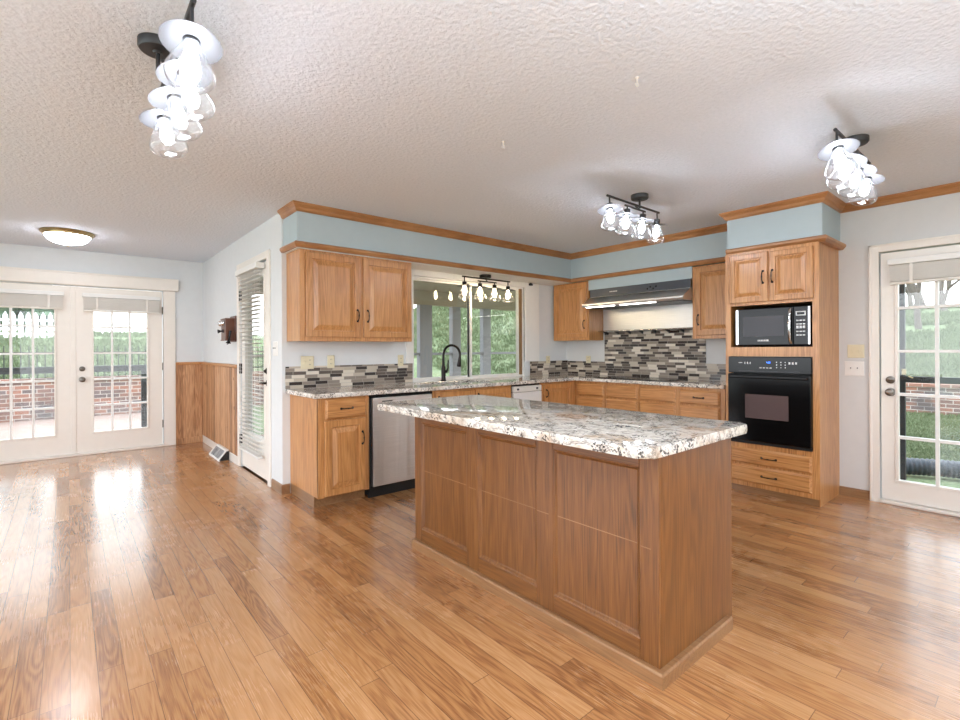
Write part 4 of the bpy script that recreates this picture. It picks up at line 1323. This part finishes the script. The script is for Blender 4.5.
# ------------------------------------------------------------------ outside: ground, patio, porch
def hill(x, y):
    d = max(x - 14.7, y - 13.95)
    z = -0.22
    if d > 0:
        dx, dy = max(0.0, x - 14.7), max(0.0, y - 13.95)
        z = 0.45 + 0.195 * min(dx, 12.3) * (1 if dx >= dy else dx / max(dy, 1e-6)) + 0.13 * min(dy, 12.0) * (1 if dy > dx else dy / max(dx, 1e-6))
    r = math.hypot(x - 15.2, y - 17.6)
    k = max(0.0, 1 - r / 12.5)
    z = max(z, -0.22 + 4.0 * (k * k * (3 - 2 * k)))
    return z
def terrain():
    bm = bmesh.new()
    n = 90
    xs = [-22 + 84 * i / n for i in range(n + 1)]
    ys = [-22 + 84 * i / n for i in range(n + 1)]
    xs = sorted(set([round(v, 3) for v in xs] + [14.69, 14.72]))
    ys = sorted(set([round(v, 3) for v in ys] + [13.94, 13.97]))
    V = [[bm.verts.new((x, y, hill(x, y) - 0.0)) for y in ys] for x in xs]
    for i in range(len(xs) - 1):
        for j in range(len(ys) - 1):
            bm.faces.new((V[i][j], V[i + 1][j], V[i + 1][j + 1], V[i][j + 1]))
    m = MB()
    m.absorb(bm)
    for f in m.bm.faces:
        if f.normal.z < 0:
            f.normal_flip()
    o = struct('ground_lawn', m, M['grass'], smooth=True)
terrain()
struct('floor_patio', MB().box(-9, 1.55, YF + 0.12, 13.55, -0.20, -0.15), M['concrete'])
struct('floor_porch', MB().box(1.555, 8.2, 4.512, 7.95, -0.20, -0.04), M['concrete'])
tag(obj('brick_garden_wall', MB().box(-10, 5.5, 13.65, 13.93, -0.2, 0.62).box(-10, 5.5, 13.62, 13.96, 0.62, 0.70), M['brick']), 'low red brick garden wall across the patio beyond the French doors', 'brick wall')
tag(obj('brick_garden_wall', MB().box(14.45, 14.69, -9, 6.5, -0.22, 0.38).box(14.42, 14.71, -9, 6.5, 0.38, 0.45), M['brick']), 'low red brick garden wall on the lawn beyond the garden door', 'brick wall')

def iron_fence():
    t = thing('iron_fence', 'black iron picket fence standing on the brick wall beyond the French doors', 'fence', (-1, 13.79, 0.70))
    m = MB().box(-7, 4.5, 13.78, 13.80, 0.80, 0.83).box(-7, 4.5, 13.78, 13.80, 1.22, 1.25)
    obj('rails', m, M['iron'], t)
    m = MB()
    x = -7.0
    while x < 4.5:
        m.box(x - 0.008, x + 0.008, 13.782, 13.798, 0.70, 1.38)
        x += 0.125
    obj('picket_row', m, M['iron'], t)
    m = MB()
    for x in (-5, -2.6, -0.2, 2.2, 4.4):
        m.box(x - 0.03, x + 0.03, 13.76, 13.82, 0.70, 1.45, 0.004)
    obj('posts', m, M['iron'], t)
iron_fence()
def picket_fence():
    y = 24.0
    t = thing('picket_fence', 'white wooden picket fence at the top of the grassy slope', 'fence', (-4, y, hill(0, y)))
    z = hill(0, y) - 0.25
    obj('rails', MB().box(-16, 0.15, y, y + 0.04, z + 0.35, z + 0.43).box(-16, 0.15, y, y + 0.04, z + 0.85, z + 0.93), M['white_wood'], t)
    m = MB()
    x = -15.9
    while x < 0.15:
        m.prism([(x - 0.07, z), (x + 0.07, z), (x + 0.07, z + 1.05), (x, z + 1.2), (x - 0.07, z + 1.05)], y - 0.025, y, mat=XZ)
        x += 0.20
    obj('picket_row', m, M['white_wood'], t)
picket_fence()

def railing():
    t = thing('patio_railing', 'black square patio handrail with post just outside the French doors', 'railing', (0, 8.5, -0.15))
    obj('top_rail', MB().box(-2.5, 0.885, 8.46, 8.54, 1.0, 1.065, 0.004), M['iron'], t)
    obj('post', MB().box(0.80, 0.885, 8.46, 8.54, -0.15, 1.0, 0.004), M['iron'], t)
    obj('post', MB().box(-2.5, -2.42, 8.46, 8.54, -0.15, 1.0, 0.004), M['iron'], t)
    t = thing('screen_door', 'black framed storm door closed outside the garden door', 'storm door', (5.5, 0.45, -0.05))
    obj('frame', MB().box(5.49, 5.53, 0.828, 0.872, -0.05, 2.1).box(5.49, 5.53, 0.03, 0.09, -0.05, 2.1).box(5.49, 5.53, 0.09, 0.828, 2.0, 2.1).box(5.49, 5.53, 0.09, 0.828, -0.05, 0.11), M['iron'], t)
    obj('push_bar', MB().box(5.488, 5.532, 0.09, 0.828, 0.965, 1.018, 0.004), M['iron'], t)
    obj('latch', MB().box(5.46, 5.49, 0.818, 0.845, 1.03, 1.08, 0.003).tube([(5.455, 0.80, 1.02), (5.45, 0.77, 1.005)], 0.006, 8), M['brass'], t)
    struct('floor_step', MB().box(XG + 0.34, 6.3, -0.6, 1.3, -0.22, -0.05), M['concrete'])
railing()

def drain_pipe():
    m = MB()
    pts, rr = [], []
    for k in range(161):
        s = k / 160
        pts.append((7.25 + 0.35 * math.sin(s * 5), 1.35 - s * 3.2, -0.12 + 0.02 * math.sin(s * 9)))
        rr.append(0.10 if k % 2 else 0.088)
    m.tube(pts, rr, 16)
    tag(obj('drain_pipe', m, M['pipe'], smooth=True), 'black corrugated drain pipe lying on the ground outside the garden door', 'pipe')
drain_pipe()

# screened porch beyond the sink window
struct('ceiling_porch', MB().box(1.555, 8.2, 4.512, 7.95, 2.36, 2.42), M['porch_wood'])
m = MB().box(1.6, 8.2, 7.58, 7.68, 2.10, 2.36).box(8.1, 8.2, 4.6, 7.58, 2.10, 2.36)
struct('trim_14', m, M['porch_wood'])
def porch():
    for x, w, lab in ((3.9, 0.14, 'grey porch post standing behind the lowered blind side of the porch'), (5.10, 0.27, 'wide grey porch post in the left sash of the sink window'), (5.82, 0.2, 'slim grey porch post just left of the meeting stile of the sink window'),
                      (6.61, 0.2, 'grey porch post in the right sash of the sink window'), (8.1, 0.16, 'grey porch corner post at the right edge of the sink window view')):
        tag(obj('porch_post', MB().box(x - w / 2, x + w / 2, 7.57, 7.69, -0.04, 2.10, 0.004), M['post_grey']), lab, 'post', 'porch posts')
    xs = [1.6, 3.829, 3.971, 4.964, 5.236, 5.719, 5.921, 6.509, 6.711, 8.019]
    m = MB()
    for a, b in zip(xs[::2], xs[1::2]):
        m.box(a, b, 7.60, 7.66, 1.16, 1.205)
    tag(obj('porch_rail', m, M['post_grey']), 'grey horizontal porch rail running between the posts outside the sink window', 'rail')
porch()

def tree(name, x, y, h, r, seed, label, group='bare trees on the slope', depth=4):
    rnd = random.Random(seed)
    z = hill(x, y) - 0.15
    t = thing(name, label, 'tree', (x, y, z), group)
    m = MB()
    br = MB()
    def grow(p, d, L, rad, lev, mb):
        pts, rr = [p], [rad]
        q = p
        for k in range(3):
            d = (d + Vector((rnd.uniform(-.18, .18), rnd.uniform(-.18, .18), rnd.uniform(-.05, .12)))).normalized()
            q = q + d * L / 3
            pts.append(q); rr.append(rad * (1 - 0.22 * (k + 1) / 1.2))
        mb.tube(pts, rr, 6 if lev < 2 else 4)
        if lev >= depth:
            return
        for k in range(3 if lev else 4):
            a = rnd.uniform(0, 2 * PI)
            s = rnd.uniform(0.5, 0.9)
            nd = (d + Vector((math.cos(a) * s, math.sin(a) * s, rnd.uniform(-0.05, 0.35)))).normalized()
            grow(pts[rnd.choice((2, 3, 3))], nd, L * rnd.uniform(0.6, 0.8), rad * 0.5, lev + 1, br)
    grow(Vector((x, y, z)), Vector((rnd.uniform(-.15, .15), rnd.uniform(-.15, .15), 1)).normalized(), h * 0.38, r, 0, m)
    obj('trunk', m, M['bark'], t, True)
    obj('branches', br, M['bark'], t, True)
tree('bare_tree', 22.0, 2.95, 7.0, 0.10, 3, 'bare grey tree on the slope seen in the upper left panes of the garden door')
tree('bare_tree', 26.0, 2.72, 8.0, 0.12, 5, 'bare twiggy tree up the slope in the upper right panes of the garden door')
tree('bare_tree', 31.0, 3.95, 9.0, 0.2, 8, 'tall bare tree high on the slope behind the nearer garden door trees')
for k_, (x_, y_) in enumerate(((39, 4.3), (47, 6.6), (55, 6.2))):
    tree('bare_tree', x_, y_, 9.0, 0.22, 40 + k_, 'thin bare tree in the grey woodland at the top of the garden slope', 'woodland trees')
tree('bare_tree', 25.0, 19.5, 8.0, 0.2, 11, 'bare tree on the hilltop seen in the right sash of the sink window')
tree('bare_tree', 19.0, 25.0, 8.0, 0.2, 12, 'bare tree on the hilltop seen near the middle of the sink window')
tree('bare_tree', 33.0, 30.5, 9.0, 0.22, 13, 'bare tree farthest back on the hilltop seen through the sink window')

def bush(x, y, z, r, h, seed, label):
    rnd = random.Random(seed)
    t = thing('evergreen_tree', label, 'tree', (x, y, z), 'evergreens behind the picket fence')
    m = MB()
    for k in range(420):
        a, s, u = rnd.uniform(0, 2 * PI), rnd.random() ** 0.5, rnd.random()
        rr = r * s * (1 - 0.55 * u)
        c = Vector((x + rr * math.cos(a), y + rr * math.sin(a), z + 0.4 + u * h))
        bm2 = bmesh.new()
        L = rnd.uniform(0.25, 0.55)
        R = Matrix.Rotation(rnd.uniform(0, 6.28), 3, 'Z') @ Matrix.Rotation(rnd.uniform(-1, 1), 3, 'X')
        vs = [bm2.verts.new(c + R @ Vector(p)) for p in ((-L, 0, 0), (0, -L * .5, 0.05), (L, 0, 0), (0, L * .5, 0.05), (0, 0, L * .4), (0, 0, -L * .3))]
        for q in ((0, 1, 4), (1, 2, 4), (2, 3, 4), (3, 0, 4), (1, 0, 5), (2, 1, 5), (3, 2, 5), (0, 3, 5)):
            bm2.faces.new([vs[i] for i in q])
        m.absorb(bm2)
    obj('foliage', m, M['leaf'], t)
    obj('trunk', MB().cyl((x, y, z), (x, y, z + h * 0.6), 0.18, 10), M['bark'], t)
bush(-4.9, 30, hill(0, 30), 1.6, 4.0, 1, 'dark evergreen behind the white picket fence seen in the left French door')
bush(-1.6, 31, hill(0, 31), 1.4, 3.4, 2, 'dark evergreen showing above the pickets nearest the middle of the French doors')

def grass_tufts():
    rnd = random.Random(21)
    vs, fs = [], []
    trunks = [o.location for o in bpy.data.objects if o.parent is None and o.name.startswith(('bare_tree', 'evergreen'))]
    def tuft(x, y, h):
        if abs(y - 24.0) < 0.35 or any(abs(x - p.x) < 0.7 and abs(y - p.y) < 0.7 for p in trunks):
            return
        z = hill(x, y)
        for _ in range(3):
            a = rnd.uniform(0, 2 * PI)
            w = h * 0.16
            dx, dy = math.cos(a), math.sin(a)
            l = rnd.uniform(0.1, 0.6) * h
            b = rnd.uniform(0, 2 * PI)
            n = len(vs)
            vs.extend([(x - dx * w, y - dy * w, z - 0.01), (x + dx * w, y + dy * w, z - 0.01), (x + l * math.cos(b), y + l * math.sin(b), z + h * rnd.uniform(0.6, 1.0))])
            fs.append((n, n + 1, n + 2))
    for _ in range(9000):
        x = rnd.uniform(8.1, 14.2)
        tuft(x, rnd.uniform(0.03, 0.2) * x, rnd.uniform(0.05, 0.13))
    for _ in range(9000):
        x = rnd.uniform(14.8, 28)
        tuft(x, rnd.uniform(0.07, 0.18) * x, rnd.uniform(0.08, 0.22))
    for _ in range(14000):
        x = rnd.uniform(8.5, 17)
        tuft(x, x * rnd.uniform(0.9, 1.75), rnd.uniform(0.07, 0.18))
    for _ in range(6000):
        y = rnd.uniform(14.1, 27)
        tuft(y * rnd.uniform(-0.14, 0.14), y, rnd.uniform(0.08, 0.2))
    me = bpy.data.meshes.new('grass')
    me.from_pydata(vs, [], fs)
    o = bpy.data.objects.new('grass', me)
    COL.objects.link(o)
    me.materials.append(M['grass'])
    o['kind'] = 'stuff'
    o['label'] = 'rough green grass growing on the lawn and slopes outside'
    o['category'] = 'grass'
grass_tufts()
